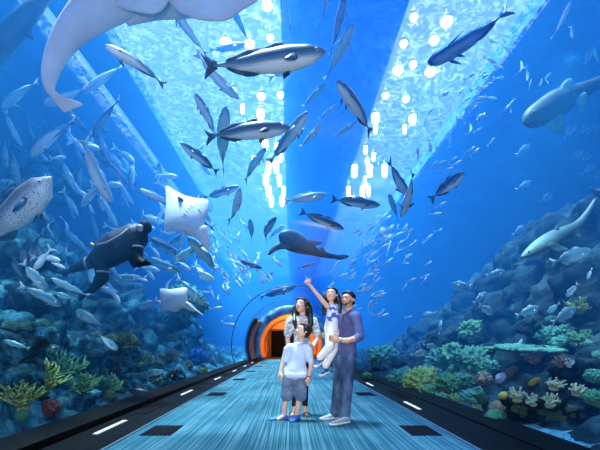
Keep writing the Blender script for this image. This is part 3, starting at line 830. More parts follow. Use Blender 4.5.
def fish(name, k, mat, fin, head, tail, L, label, cat='fish', group=None, bend=0.0, flat=.55, roll=0.0, Y=None, up=None):
    """a fish whose nose and tail show at two places of the photograph; L its length in metres sets how far it is"""
    (hx, hy), (tx, ty) = head, tail
    lp_ = math.hypot(hx - tx, hy - ty); mx_, my_ = (hx + tx) / 2, (hy + ty) / 2
    rp = math.hypot(mx_ - 291, 345 - my_)
    if Y is None: Y = L * F / max(lp_, 1)
    Y = min(Y, min(reef_y(hx, hy), reef_y(tx, ty), reef_y(mx_, my_)) - .45)
    Y = max(Y, (TR + .40) * F / rp, 4.3)
    Y = min(Y, 24, 6.9 * F / max(1, 345 - min(hy, ty)))
    # part of the steepness is taken as swimming level, nearer or farther
    q = max(.6, min(1.5, (345 - hy) / max(40, 345 - ty))) if hy < 330 and ty < 330 else 1
    Yh = Y * (1 - flat * (q - 1) * .5); Yt = Y * (1 + flat * (q - 1) * .5)
    H = at(hx, hy, Yh); T = at(tx, ty, Yt)
    return fish3(name, k, mat, fin, H, T, label, cat, group, bend, roll, up)
def fish3(name, k, mat, fin, H, T, label, cat, group, bend=0, roll=0, up=None):
    d = H - T; L = d.length; X = d / L
    U = Vector(up) if up is not None else Vector((0, 0, 1))
    if abs(X.dot(U)) > .93: U = (U + Vector((0, .6, 0)) - (CAM - H).normalized() * .2).normalized()
    Yv = U.cross(X).normalized(); Z = X.cross(Yv)
    rot = Matrix((X, Yv, Z)).transposed().to_quaternion() @ Quaternion((1, 0, 0), roll)
    sc_ = L / 1.10
    root = empty(name, T + X * (.6 * sc_)); root.rotation_mode = 'QUATERNION'; root.rotation_quaternion = rot; root.scale = (sc_, sc_, sc_)
    objs = []
    for nm, me, sub in fish_parts(k, bend, mat, fin):
        o = bpy.data.objects.new(nm, me); link(o, objs[sub] if sub is not None else root); objs.append(o)
    tag(root, label, cat, group); return root

J, D, PA, G, SN = 'jack', 'dark', 'pale', 'green', 'snap'
BIG = [  # name, kind, skin, fins, nose, tail, length m, label, bend, flat, roll
 ('kingfish', 'jack', J, 'fin_d', (326, 51), (203, 68), 1.35, 'longest kingfish, lying level across the top centre under the lamps', .25, .2, .35),
 ('kingfish', 'jack', J, 'fin_d', (290, 127), (203, 136), 1.2, 'arched grey kingfish lying level in the middle of the upper left light strip', -.4, .2, .3),
 ('kingfish', 'jack', J, 'fin_d', (104, 45), (166, 83), 1.0, 'dark-backed kingfish with white belly patch alone below the big pale ray', .3, .3, .25),
 ('kingfish', 'jack', J, 'fin_d', (337, 80), (373, 134), 1.0, 'dark kingfish slanting head up in the central dark strip', .2, .5, -.3),
 ('cobia', 'cobia', D, 'fin_d', (428, 63), (510, 12), 1.5, 'dark blue cobia with spread side fins crossing the right light strip', -.2, .3, .3),
 ('kingfish', 'jack', J, 'fin_d', (571, 1), (552, 40), .9, 'steel-blue fish diving tail down at the upper right', .2, .5, 0),
 ('kingfish', 'jack', PA, 'fin_l', (308, 58), (268, 79), .9, 'pale fish directly under the longest kingfish, slanting', .1, .3, .3),
 ('kingfish', 'jack', PA, 'fin_l', (246, 44), (209, 50), .9, 'small pale fish just behind the tail of the longest kingfish', .1, .3, .3),
 ('kingfish', 'jack', G, 'fin_d', (229, 2), (250, 44), 1.0, 'blue fish hanging tail down beside the ray at the top', .1, .5, .0),
 ('kingfish', 'jack', PA, 'fin_g', (170, 2), (207, 56), 1.1, 'long pale blue fish slanting down from the notch of the big ray', -.1, .5, 0),
 ('kingfish', 'jack', PA, 'fin_l', (239, 99), (194, 52), 1.1, 'long pale fish slanting below the tail of the longest kingfish', .2, .5, .2),
 ('kingfish', 'jack', G, 'fin_l', (284, -8), (291, 41), 1.0, 'upright greenish fish at the top edge above the longest kingfish', 0, .5, .0),
 ('kingfish', 'jack', D, 'fin_d', (345, -6), (330, 57), 1.2, 'big dark fish hanging from the top edge in the central dark strip', .1, .5, .0),
 ('kingfish', 'jack', D, 'fin_d', (327, -10), (322, 24), .9, 'narrow dark fish at the top edge, left of the big dark hanging one', 0, .5, .0),
 ('kingfish', 'cobia', G, 'fin_l', (353, 24), (324, 82), 1.2, 'blue-green fish climbing with both side fins spread in the dark strip', 0, .5, .0),
 ('kingfish', 'jack', J, 'fin_d', (195, 93), (218, 138), .9, 'pale-sided fish head up left of the arched grey kingfish', .2, .5, -.3),
 ('kingfish', 'jack', J, 'fin_d', (180, 142), (219, 173), .9, 'white-bellied fish nosing up left, left of the light strip', .2, .4, -.3),
 ('kingfish', 'jack', G, 'fin_d', (226, 106), (222, 172), 1.2, 'upright teal fish crossing behind the arched grey kingfish', -.1, .5, 0),
 ('kingfish', 'jack', J, 'fin_d', (308, 111), (268, 164), 1.2, 'pink-bellied fish climbing at the nose of the arched grey kingfish', 0, .4, .3),
 ('kingfish', 'jack', G, 'fin_d', (266, 147), (243, 182), .9, 'teal fish climbing below the arched grey kingfish', -.3, .4, .1),
 ('kingfish', 'jack', G, 'fin_l', (325, 83), (302, 108), .7, 'pale green fish climbing, upper of the small ones in the dark strip', 0, .4, .2),
 ('kingfish', 'jack', G, 'fin_l', (338, 104), (318, 119), .7, 'thin pale green fish left of the dark slanting kingfish', 0, .4, .2),
 ('kingfish', 'cobia', G, 'fin_l', (321, 124), (300, 148), .7, 'pale green fish with open fins, beside the pink-bellied fish', 0, .4, .2),
 ('kingfish', 'jack', G, 'fin_l', (357, 121), (334, 137), .7, 'pale green fish under the belly of the dark slanting kingfish', 0, .4, .2),
 ('kingfish', 'jack', J, 'fin_d', (411, 198), (387, 160), 1.0, 'dark fish diving to meet a climbing one, left of the fish pair', .2, .4, .2),
 ('kingfish', 'jack', J, 'fin_d', (401, 217), (415, 171), 1.0, 'dark fish of the pair with its tail fin straight up', -.2, .4, -.2),
 ('kingfish', 'jack', G, 'fin_d', (389, 194), (398, 219), .7, 'smaller grey fish left of the diving pair', 0, .4, .2),
 ('kingfish', 'jack', J, 'fin_d', (380, 205), (331, 199), 1.1, 'level grey fish right of the centre, above the far school', -.2, .2, .3),
 ('kingfish', 'jack', J, 'fin_d', (344, 229), (300, 211), 1.0, 'grey fish with pale belly nosing down right over the dark ray', -.1, .2, .3),
 ('kingfish', 'jack', PA, 'fin_l', (327, 194), (284, 201), 1.0, 'faint pale fish lying level under the lamps at the centre', -.1, .2, .3),
 ('kingfish', 'jack', J, 'fin_d', (239, 186), (203, 198), 1.0, 'grey fish lying right of the big square ray, nose up right', .1, .3, .3),
 ('kingfish', 'jack', J, 'fin_d', (240, 188), (230, 223), .9, 'dark fish with pale belly standing on its tail beside the grey one', .2, .4, 0),
 ('kingfish', 'jack', D, 'fin_d', (250, 219), (252, 241), .7, 'small dark upright fish left of the dark ray', .1, .4, 0),
 ('kingfish', 'jack', D, 'fin_d', (276, 217), (263, 242), .8, 'small curved teal fish climbing beside the dark ray', -.5, .4, 0),
 ('kingfish', 'jack', G, 'fin_d', (284, 225), (268, 238), .8, 'faint teal fish just above the wing of the dark ray', -.2, .4, 0),
 ('kingfish', 'cobia', D, 'fin_d', (262, 268), (236, 259), .8, 'dark fish with raised fin swimming right, below and left of the dark ray', .2, .2, 0),
 ('kingfish', 'jack', D, 'fin_d', (316, 263), (298, 268), .8, 'dark far fish below the dark ray', .1, .2, 0),
 ('kingfish', 'jack', D, 'fin_d', (273, 272), (262, 283), .7, 'small dark far fish above the first arch seam', .1, .2, 0),
 ('kingfish', 'jack', D, 'fin_d', (296, 286), (259, 297), 1.6, 'long dark far fish along the first arch seam', -.2, .1, 0),
 ('trevally', 'trevally', J, 'fin_d', (464, 172), (430, 200), .8, 'silver-bellied trevally with black tail, right of the fish pair', .1, .2, .3),
 # left side
 ('kingfish', 'jack', G, 'fin_l', (0, 108), (38, 80), 1.0, 'silvery green fish at the left edge, nose down left', .1, .3, .2),
 ('kingfish', 'jack', PA, 'fin_l', (84, 92), (124, 64), 1.0, 'pale fish with thin tail beside the tail of the big pale ray', .1, .3, .3),
 ('kingfish', 'cobia', PA, 'fin_l', (44, 104), (88, 88), 1.0, 'pale fish with a raised curved fin behind the ray tail', -.1, .3, .3),
 ('kingfish', 'jack', D, 'fin_d', (93, 138), (119, 97), 1.0, 'dark blue fish before the white surface gap, nose down', .1, .4, .2),
 ('kingfish', 'jack', J, 'fin_d', (30, 156), (74, 118), 1.1, 'dark fish with pale snout pointing down left over the rock top', .15, .3, .3),
 ('kingfish', 'jack', D, 'fin_d', (66, 160), (52, 132), .9, 'dark blue fish under the pale-snouted one, nose down', .4, .3, 0),
 ('kingfish', 'jack', PA, 'fin_l', (112, 203), (80, 136), 1.2, 'big white-bellied fish diving above the diver', .45, .4, .6),
 ('kingfish', 'jack', PA, 'fin_d', (81, 207), (104, 181), .8, 'small white fish with dark marks nosing down beside the diving white one', .1, .3, .5),
 ('grouper', 'grouper', 'spot', 'fin_d', (51, 177), (-22, 246), 1.3, 'white black-spotted grouper at the left edge', .1, .2, .5),
 ('kingfish', 'jack', D, 'fin_d', (20, 188), (8, 140), 1.0, 'dark blue fish standing nose down at the left edge above the spotted grouper', 0, .4, 0),
 ('kingfish', 'jack', D, 'fin_d', (6, 170), (2, 130), .9, 'narrow blue fish cut by the left edge above the spotted grouper', 0, .4, 0),
 ('trevally', 'trevally', SN, 'fin_l', (48, 291), (22, 262), .8, 'teal trevally with pale tail nosing down right, low on the left', .1, .1, 0),
 ('kingfish', 'jack', SN, 'fin_d', (51, 278), (90, 297), .9, 'bright blue fish nosing left beside the teal trevally', -.2, .1, .1),
 ('trevally', 'trevally', SN, 'fin_d', (76, 310), (105, 327), .7, 'teal trevally with a clear eye, lowest of the free fish on the left', -.1, .1, 0),
 ('trevally', 'trevally', G, 'fin_d', (56, 293), (76, 300), .6, 'small half-hidden teal fish under the bright blue one', 0, .1, 0),
 ('trevally', 'trevally', SN, 'fin_d', (118, 350), (97, 333), .7, 'pale-bellied fish with upright fin in front of the reef cave', .1, .1, -.6),
 ('kingfish', 'jack', G, 'fin_g', (64, 229), (90, 254), 1.0, 'greenish fish slanting left of the diver', .1, .2, 0),
 ('kingfish', 'jack', D, 'fin_d', (43, 262), (34, 232), .9, 'blue fish nose down on the rocks left of the diver', .1, .3, 0),
 ('kingfish', 'jack', J, 'fin_d', (139, 189), (176, 207), .9, 'dark-backed fish nosing out left from behind the square ray', .1, .2, .3),
 ('kingfish', 'jack', D, 'fin_d', (155, 166), (163, 190), .8, 'dark fish head up just above the square ray', 0, .4, 0),
 ('kingfish', 'jack', D, 'fin_d', (164, 250), (185, 231), .8, 'dark fish directly below the square ray', .1, .2, 0),
 ('kingfish', 'jack', G, 'fin_g', (172, 263), (203, 242), .9, 'pale green fish slanting below the square ray', .2, .2, .2),
 ('kingfish', 'jack', G, 'fin_l', (181, 272), (143, 255), 1.0, 'pale teal fish under the hand of the diver', .2, .2, .2),
 ('kingfish', 'jack', G, 'fin_g', (126, 296), (146, 288), .8, 'brownish green fish below the diver', .1, .1, 0),
 ('trevally', 'trevally', SN, 'fin_l', (138, 308), (157, 300), .7, 'pale blue fish left of the small pale ray', 0, .1, 0),
 ('kingfish', 'jack', G, 'fin_l', (112, 277), (148, 278), 1.0, 'long green fish lying under the hips of the diver', -.1, .1, 0),
 ('kingfish', 'jack', G, 'fin_g', (4, 340), (30, 349), 1.0, 'brown-green fish lying among the boulders at the left edge', 0, .1, 0),
 ('kingfish', 'jack', G, 'fin_l', (32, 330), (54, 349), .9, 'teal fish lying among the boulders, right of the brown-green one', 0, .1, 0),
 ('kingfish', 'jack', D, 'fin_d', (110, 168), (123, 151), .7, 'small dark fish right of the diving white one', 0, .3, 0),
 ('kingfish', 'jack', D, 'fin_d', (99, 240), (88, 205), 1.1, 'dark teal fish nose down above the shoulders of the diver', .1, .3, 0),
 ('kingfish', 'jack', G, 'fin_l', (118, 228), (100, 196), 1.0, 'blue-green fish nose down above the back of the diver', -.1, .3, 0),
 ('kingfish', 'jack', G, 'fin_l', (134, 205), (118, 180), .9, 'blue-green fish nose down between the diving white fish and the square ray', .2, .3, 0),
 ('kingfish', 'jack', G, 'fin_l', (50, 222), (36, 200), .9, 'teal fish nose down beside the spotted grouper', .2, .3, 0),
 ('kingfish', 'jack', D, 'fin_d', (78, 186), (62, 166), .9, 'dark fish nose down above the small white marked fish', .2, .3, 0),
 ('kingfish', 'jack', G, 'fin_l', (178, 228), (152, 218), .9, 'dim teal fish between the head of the diver and the square ray', .2, .2, 0),
 ('grouper', 'grouper', 'blackfish', 'blackfish', (128, 390), (155, 393), .6, 'black fish resting low at the glass foot, left of two', .1, .1, 0),
 ('grouper', 'grouper', 'blackfish', 'blackfish', (178, 368), (157, 393), .6, 'black fish slanting up at the glass foot, right of two', .1, .1, 0),
 ('grouper', 'grouper', 'blackfish', 'blackfish', (148, 378), (163, 374), .45, 'small black fish above the two at the glass foot', .1, .1, 0),
 # right side
 ('snapper', 'snapper', SN, 'fin_l', (592, 250), (551, 263), .8, 'biggest silver snapper, just under the shark on the right', 0, .1, .1),
 ('snapper', 'snapper', SN, 'fin_l', (576, 307), (552, 323), .6, 'silver snapper half behind the yellow-green bush', 0, .1, .1),
 ('snapper', 'snapper', SN, 'fin_l', (539, 307), (516, 316), .5, 'silver snapper left of the one behind the yellow-green bush', 0, .1, .1),
 ('snapper', 'snapper', SN, 'fin_l', (505, 271), (486, 276), .45, 'silver snapper nosing right, below the nose of the shark', 0, .1, .1),
 ('snapper', 'snapper', SN, 'fin_l', (452, 284), (471, 286), .45, 'silver snapper nosing left before the dark rock', 0, .1, .1),
 ('snapper', 'snapper', SN, 'fin_l', (486, 292), (474, 303), .4, 'silver snapper climbing, upper of two close together', 0, .1, .1),
 ('snapper', 'snapper', SN, 'fin_l', (493, 314), (479, 305), .4, 'silver snapper nosing down, lower of two close together', 0, .1, .1),
 ('snapper', 'snapper', SN, 'fin_l', (422, 316), (436, 313), .4, 'silver snapper nosing left at the foot of the dark ridge', 0, .1, .1),
 ('snapper', 'snapper', SN, 'fin_l', (441, 320), (439, 334), .4, 'silver snapper standing head up over the coral mound', 0, .1, .1),
 ('snapper', 'snapper', SN, 'fin_l', (437, 347), (423, 345), .4, 'silver snapper over the corals, right of two low ones', 0, .1, .1),
 ('snapper', 'snapper', SN, 'fin_l', (427, 352), (411, 355), .4, 'silver snapper over the corals, left of two low ones', 0, .1, .1),
 ('snapper', 'snapper', SN, 'fin_l', (587, 280), (592, 268), .4, 'small silver snapper near the right edge below the biggest one', 0, .1, .1),
 ('snapper', 'snapper', SN, 'fin_l', (566, 297), (578, 283), .45, 'silver snapper nosing down above the yellow-green bush', 0, .1, .1),
 ('snapper', 'snapper', SN, 'fin_l', (554, 193), (539, 202), .5, 'silver snapper in open water above the dark ridge top', 0, .1, .1),
 ('snapper', 'snapper', SN, 'fin_l', (532, 181), (516, 190), .5, 'faint silver snapper up left of the one above the ridge top', 0, .1, .1),
 ('snapper', 'snapper', SN, 'fin_l', (526, 171), (514, 177), .5, 'faintest silver snapper above two others in open water', 0, .1, .1),
 ('snapper', 'snapper', SN, 'fin_l', (525, 225), (513, 235), .45, 'silver snapper on the skyline of the dark ridge', 0, .1, .1),
 ('snapper', 'snapper', SN, 'fin_l', (596, 164), (581, 175), .5, 'silver snapper near the right edge above the shark tail', 0, .1, .1),
 ('snapper', 'snapper', SN, 'fin_l', (604, 172), (590, 178), .5, 'silver snapper cut by the right edge above the shark tail', 0, .1, .1),
 ('snapper', 'snapper', SN, 'fin_l', (576, 124), (564, 138), .5, 'silver snapper right under the guitarfish, left of three', 0, .1, .1),
 ('snapper', 'snapper', SN, 'fin_l', (590, 125), (577, 134), .5, 'silver snapper under the guitarfish, middle of three', 0, .1, .1),
 ('snapper', 'snapper', SN, 'fin_l', (601, 124), (588, 134), .5, 'silver snapper under the guitarfish, right of three', 0, .1, .1),
 ('snapper', 'snapper', SN, 'fin_l', (584, 149), (572, 159), .45, 'small silver snapper in the lower pair near the right edge', 0, .1, .1),
 ('snapper', 'snapper', SN, 'fin_l', (594, 155), (577, 158), .5, 'bigger silver snapper in the lower pair near the right edge', 0, .1, .1),
 ('snapper', 'snapper', SN, 'fin_l', (531, 144), (516, 155), .5, 'silver snapper alone between the school and the guitarfish', 0, .1, .1),
 ('snapper', 'snapper', SN, 'fin_l', (595, 47), (602, 68), .5, 'silver fish cut by the right edge above the guitarfish', 0, .1, .1),
 ('snapper', 'snapper', SN, 'fin_l', (592, 49), (585, 64), .5, 'silver fish slanting near the right edge above the guitarfish', 0, .1, .1),
 ('kingfish', 'jack', SN, 'fin_l', (510, 352), (526, 336), .6, 'pale curved fish arching behind the table coral', 1.2, .1, 0),
 ('kingfish', 'jack', SN, 'fin_d', (519, 355), (546, 345), .7, 'blue fish resting above the table coral', 0, .1, 0),
 ('snapper', 'snapper', G, 'fin_g', (547, 313), (560, 303), .5, 'dim green fish left of the yellow-green bush', 0, .1, 0),
]
for i, (nm, k, mt, fn, h, t, L, lab, b, fl_, rl) in enumerate(BIG):
    fish(nm, k, mt, fn, h, t, L, lab, 'fish', None, b, fl_, rl)

rnd = random.Random(23)
for i in range(46):
    px, py = rnd.uniform(8, 205), rnd.uniform(112, 300)
    if py < 150 and px > 120: continue
    if 70 < px < 158 and 208 < py < 290 or (px < 60 and 170 < py < 245): continue
    a = R(rnd.gauss(-55, 30)); l = rnd.uniform(13, 24); hd = rnd.choice((1, 1, -1))
    mt, fn = (D, 'fin_d') if i % 3 else (G, 'fin_l')
    fish('kingfish', 'jack', mt, fn, (px + hd * math.cos(a) * l, py - hd * math.sin(a) * l), (px - hd * math.cos(a) * l, py + hd * math.sin(a) * l), rnd.uniform(1.0, 1.25),
         'dark blue fish in the crowd along the left rock wall' if i % 3 else 'teal fish in the crowd along the left rock wall', 'fish',
         'dark fish of the left crowd' if i % 3 else 'teal fish of the left crowd', rnd.choice((-.4, 0, .3)), .3, rnd.uniform(-.2, .2))

# ------------------------------------------------------------------ schools of small fish, each fish one small body with its fins
def minnow_mesh(bend, nm):
    KINDS['minnow'] = dict(h=.20, w=.11, prof=[(0, .08), (.1, .6), (.3, 1), (.6, .8), (.85, .25), (1, .14)], tail=.26)
    bm = body_bm('minnow', bend, 12, 8)
    for b in (tail_bm('minnow', bend), fin_strip('minnow', bend, .4, .7, .05, 1)):
        me = bpy.data.meshes.new('t'); b.to_mesh(me); b.free(); bm.from_mesh(me); bpy.data.meshes.remove(me)
    me = bpy.data.meshes.new(nm); bm.normal_update(); bm.to_mesh(me); bm.free()
    for p in me.polygons: p.use_smooth = True
    me.materials.append(M['silv']); return me
MIN = [minnow_mesh(b, 'sardine') for b in (-.9, 0, .9)]
def small(px, py, ang, lp_, Y, label, group, rnd):
    rp = math.hypot(px - 291, 345 - py); Y = max(min(Y, reef_y(px, py) - .4), (TR + .35) * F / rp)
    a = R(ang); dx, dy = math.cos(a) * lp_ / 2, -math.sin(a) * lp_ / 2
    H = at(px + dx, py - 0 + dy, Y * rnd.uniform(.99, 1.01)); T = at(px - dx, py - dy, Y)
    if not (H.z < ZTOP - .4 and T.z < ZTOP - .4): return
    d = H - T; L = d.length; X = d / L; U = Vector((.25, -.3, 1)).normalized()
    if abs(X.dot(U)) > .93: U = Vector((0, -1, .3)).normalized()
    Yv = U.cross(X).normalized(); Z = X.cross(Yv)
    o = bpy.data.objects.new('sardine', rnd.choice(MIN)); link(o); o.location = T + X * (.55 * L)
    o.rotation_mode = 'QUATERNION'; o.rotation_quaternion = Matrix((X, Yv, Z)).transposed().to_quaternion(); s = L / 1.08; o.scale = (s, s * 1.3, s * 1.3)
    tag(o, label, 'fish', group)
rnd = random.Random(11)
seen = [(444,95,35),(460,93,50),(466,100,35),(480,98,10),(491,98,-10),(448,110,70),(455,123,80),(464,117,80),(474,109,45),(476,104,20),(480,118,40),(482,117,60),(478,130,30),(469,130,80),(440,124,80),(430,115,60),(425,123,75),(438,115,80),(450,142,85),(430,146,-80),(437,148,-70),(418,150,-80),(419,158,90),(491,142,50),(504,110,50),(512,105,60),(453,160,40),(457,163,30),(434,165,50),(440,163,20),(477,88,25),(482,88,20),(484,77,25),(482,74,40),(490,60,-25),(492,40,-20),(468,38,65),(470,150,35),(475,152,45),(462,84,55),(470,76,40),(488,84,15),(447,170,25),(441,205,30),(436,214,10),(409,231,30),(497,66,-15),(500,78,0)]
for px, py, a in seen:
    small(px, py, a, rnd.uniform(10, 14), rnd.uniform(7.6, 9.5), 'slim silver sardine curving in the swirling school right of the lamps', 'swirling school of sardines', rnd)
for px, py, a in [(539,35,-80),(542,48,-85),(527,56,-80),(527,74,-85),(540,83,70),(566,30,-78),(577,28,-85),(517,24,50),(507,49,-40),(532,48,-80),(520,68,80),(548,78,60),(530,84,75),(572,32,-80)]:
    small(px, py, a, rnd.uniform(10, 15), rnd.uniform(9, 11), 'thin silver sardine hanging nearly upright at the upper right', 'scattered upright sardines', rnd)
for i in range(78):
    t = rnd.random(); px = 203 + 70 * t + rnd.gauss(0, 12); py = 238 + 70 * t + rnd.gauss(0, 17)
    if math.hypot(px - 291, 345 - py) < 62 or px < 170: continue
    small(px, py, rnd.gauss(-55, 14), rnd.uniform(8, 15), rnd.uniform(13, 18), 'tiny silver sardine streaming down in the school left of the tunnel end', 'school of sardines left of the tunnel end', rnd)
for i in range(70):
    t = rnd.random(); px = 345 + 62 * t + rnd.gauss(0, 12); py = 285 - 75 * t + rnd.gauss(0, 16)
    if math.hypot(px - 291, 345 - py) < 66: continue
    small(px, py, rnd.gauss(45, 12), rnd.uniform(8, 16), rnd.uniform(13, 17), 'tiny silver sardine streaming up in the school right of the tunnel end', 'school of sardines right of the tunnel end', rnd)
for i in range(34):
    px = rnd.uniform(345, 440); py = rnd.uniform(225, 325)
    if math.hypot(px - 291, 345 - py) < 66 or py > 345 - (px - 340) * .05 - (px > 410) * (px - 410) * 1.2: continue
    small(px, py, rnd.gauss(28, 14), rnd.uniform(7, 12), rnd.uniform(12, 18), 'loose silver sardine in the blue water beyond the man', 'loose sardines beyond the man', rnd)
for i in range(60):
    px = rnd.uniform(40, 205); py = rnd.uniform(150, 300) - (px < 100) * 20
    small(px, py, rnd.gauss(-50, 35), rnd.uniform(14, 30), rnd.uniform(9, 12), 'blurred silver-blue fish in the dense crowd around the diver', 'crowd of fish around the diver', rnd)
for px, py, a in [(206, 279, -10), (197, 268, -20), (216, 308, 10), (229, 317, 15), (229, 324, -5), (212, 293, -70), (219, 299, -70), (205, 292, -5)]:
    small(px, py, a, rnd.uniform(9, 15), rnd.uniform(11, 13), 'slim pale fish lying nearly level before the left end of the tunnel', 'level pale fish left of the tunnel end', rnd)
# ================================================================== rays, sharks, guitarfish
M['raybelly'] = noisy('pale_pink_ray_belly', (.76, .54, .48), (.92, .76, .70), 2.2, .5, .4, .15, .01, .3, .7)
M['raywhite'] = noisy('white_ray_belly', (.62, .60, .60), (.84, .80, .79), 4, .5, .4, .15, .01, .3, .7)
M['raypatch'] = plain('ray_gill_marks', (.36, .28, .28), .6)
M['raydark'] = noisy('dark_ray_back', (.02, .05, .08), (.06, .10, .13), 5, .5, .4, .1, .01)
M['sharkdark'] = noisy('dark_shark_skin', (.008, .025, .05), (.02, .06, .10), 3, .5, .4, .1, .01)
def pxloft(path, Y, nr=20, flat=1.0):
    """a rounded body along a line seen in the photograph: (px, py, radius px, extra distance)"""
    pts = []; n = len(path)
    # smooth the path with a Catmull-Rom spline
    def cr(i, t):
        p = [path[max(0, min(n - 1, i + k))] for k in (-1, 0, 1, 2)]
        return [0.5 * (2 * b + (c - a) * t + (2 * a - 5 * b + 4 * c - d) * t * t + (3 * b - a - 3 * c + d) * t ** 3) for a, b, c, d in zip(*p)]
    sm = [cr(i, k / 6) for i in range(n - 1) for k in range(6)] + [list(path[-1])]
    bm = bmesh.new(); rings = []
    P = [at(a, b, Y + e) for a, b, r, e in sm]
    for i, (a, b, r, e) in enumerate(sm):
        d = (P[min(i + 1, len(P) - 1)] - P[max(i - 1, 0)]).normalized()
        v = (P[i] - CAM).normalized(); s = d.cross(v).normalized(); t = s.cross(d).normalized()
        rad = max(.3, r) / F * (Y + e)
        rings.append([P[i] + (s * math.cos(q) + t * math.sin(q) * flat) * rad for q in [2 * PI * k / nr for k in range(nr)]])
    ring_loft(bm, rings); return bm
def pxfin(outline, Y, th=.03, tilt=(0, 0), curl=0.0, sub=1):
    """a solid fin from its outline in the photograph, tipped away by tilt = (per px in x, per px in y)"""
    cx = sum(p[0] for p in outline) / len(outline); cy = sum(p[1] for p in outline) / len(outline)
    n = len(outline); fine = []
    for i in range(n):
        p = [outline[(i + k) % n] for k in (-1, 0, 1, 2)]
        for k in range(4):
            t = k / 4
            fine.append(tuple(0.5 * (2 * b + (c - a) * t + (2 * a - 5 * b + 4 * c - d) * t * t + (3 * b - a - 3 * c + d) * t ** 3) for a, b, c, d in zip(*p)))
    bm = bmesh.new()
    layers = []
    for sgn in (1, -1):
        rs = []
        for k, tk in ((1.0, .18), (.93, .55), (.75, .85), (.45, 1.0)):
            r = []
            for (u, v) in fine:
                x = cx + (u - cx) * k; y = cy + (v - cy) * k
                dY = tilt[0] * (x - cx) + tilt[1] * (y - cy) + curl * ((x - cx) ** 2 + (y - cy) ** 2)
                p = at(x, y, Y + dY); r.append(bm.verts.new(p + (p - CAM).normalized() * th * tk * sgn))
            rs.append(r)
        c = at(cx, cy, Y); c = bm.verts.new(c + (c - CAM).normalized() * th * sgn)
        m_ = len(fine)
        for a, b in zip(rs, rs[1:]):
            for i in range(m_): bm.faces.new((a[i], a[(i + 1) % m_], b[(i + 1) % m_], b[i]) if sgn < 0 else (b[i], b[(i + 1) % m_], a[(i + 1) % m_], a[i]))
        for i in range(m_): bm.faces.new((rs[-1][i], rs[-1][(i + 1) % m_], c) if sgn < 0 else (c, rs[-1][(i + 1) % m_], rs[-1][i]))
        layers.append(rs[0])
    m_ = len(fine)
    for i in range(m_): bm.faces.new((layers[0][i], layers[0][(i + 1) % m_], layers[1][(i + 1) % m_], layers[1][i]))
    bmesh.ops.recalc_face_normals(bm, faces=bm.faces[:])
    return bm
def place(root, name, bm, m, parent=None):
    """a part built in place, hung under its thing's empty"""
    bmesh.ops.translate(bm, verts=bm.verts[:], vec=-root.location)
    return mesh_obj(name, bm, m, parent or root)
# the big pale one at the top left
Yb = 4.7
r = empty('ray', at(150, 10, Yb))
place(r, 'body', pxloft([(200, -130, 20, .25), (190, -95, 62, .2), (178, -60, 70, .15), (160, -34, 50, .1), (138, -14, 30, .05), (115, -3, 24, 0)], Yb, 28, .30), M['raybelly'])
place(r, 'tail', pxloft([(142, -22, 26, .08), (118, -4, 20.5, 0), (92, 12, 18, 0), (70, 33, 13.5, 0), (56, 56, 10, 0), (49.5, 76, 7.4, 0), (50, 90, 4.4, 0), (56, 98, 1.6, 0)], Yb, 24, .55), M['raybelly'])
place(r, 'caudal_fin', pxfin([(48, 86), (50, 96), (57, 105), (64, 112), (73, 109), (83, 105), (74, 100), (62, 96), (55, 90)], Yb, .018), M['raybelly'])
place(r, 'pelvic_fin', pxfin([(112, -14), (112, 2), (122, 9), (136, 12), (150, 14.5), (160, 12), (167, 4), (171, -10), (150, -24), (128, -24)], Yb - .04, .05), M['raybelly'])
place(r, 'pectoral_fin', pxfin([(162, -12), (170, 4), (180, 13), (195, 19), (212, 21.5), (228, 20), (241, 11), (262, -4), (280, -40), (240, -70), (190, -50)], Yb + .02, .07), M['raybelly'])
tag(r, 'huge pale pink-bellied ray at the top left with its thick tail curling down', 'ray')
# the square white ray left of the light strip
Y1 = 8.2
r = empty('stingray', at(187, 212, Y1))
place(r, 'disc', pxfin([(166, 186), (175, 190.5), (184, 195), (196, 198), (207, 199.5), (209, 206), (207.5, 214), (204, 221), (205, 227), (198, 234), (190, 236), (182, 231), (172, 231.5), (165, 231), (165, 216), (166, 200)], Y1, .06, (.004, -.006), .0003), M['raywhite'])
place(r, 'pelvic_fin', pxfin([(193, 232), (200, 227), (206, 226), (209, 236), (210, 246), (208, 251), (202, 244), (196, 238)], Y1 + .02, .03), M['raywhite'])
place(r, 'tail', pxloft([(184, 228, 2.2, 0), (183, 236, 1.4, 0), (180, 246, .9, .1), (176, 256, .4, .2)], Y1 + .02), M['raywhite'])
place(r, 'mouth', pxloft([(198, 209, .5, 0), (199.5, 211, .6, 0), (200.5, 213, .5, 0)], Y1 - .06), M['raypatch'])
for k in range(5):
    place(r, 'gill_slit', pxloft([(190 - k * 2.2, 205 + k * 2.6, .25, 0), (191.5 - k * 2.2, 206.5 + k * 2.6, .5, 0), (193 - k * 2.2, 207.5 + k * 2.6, .25, 0)], Y1 - .07, 8), M['raypatch'])
tag(r, 'square white-bellied ray between the diver and the light strip', 'ray')
Y2 = 10.5
r = empty('stingray', at(176, 300, Y2))
place(r, 'disc', pxfin([(160, 289), (170, 289.5), (179, 288), (187, 288), (187.5, 296), (188, 301), (193, 305), (197, 311), (190, 311), (183, 308), (176, 312), (168, 311), (161, 312), (160.5, 300)], Y2, .05, (.004, .004), .0006), M['raywhite'])
place(r, 'tail', pxloft([(186, 303, 1.6, 0), (194, 309, 1.0, .05), (203, 315, .4, .1)], Y2), M['raywhite'])
tag(r, 'small pale ray over the far left reef, below the square one', 'ray')
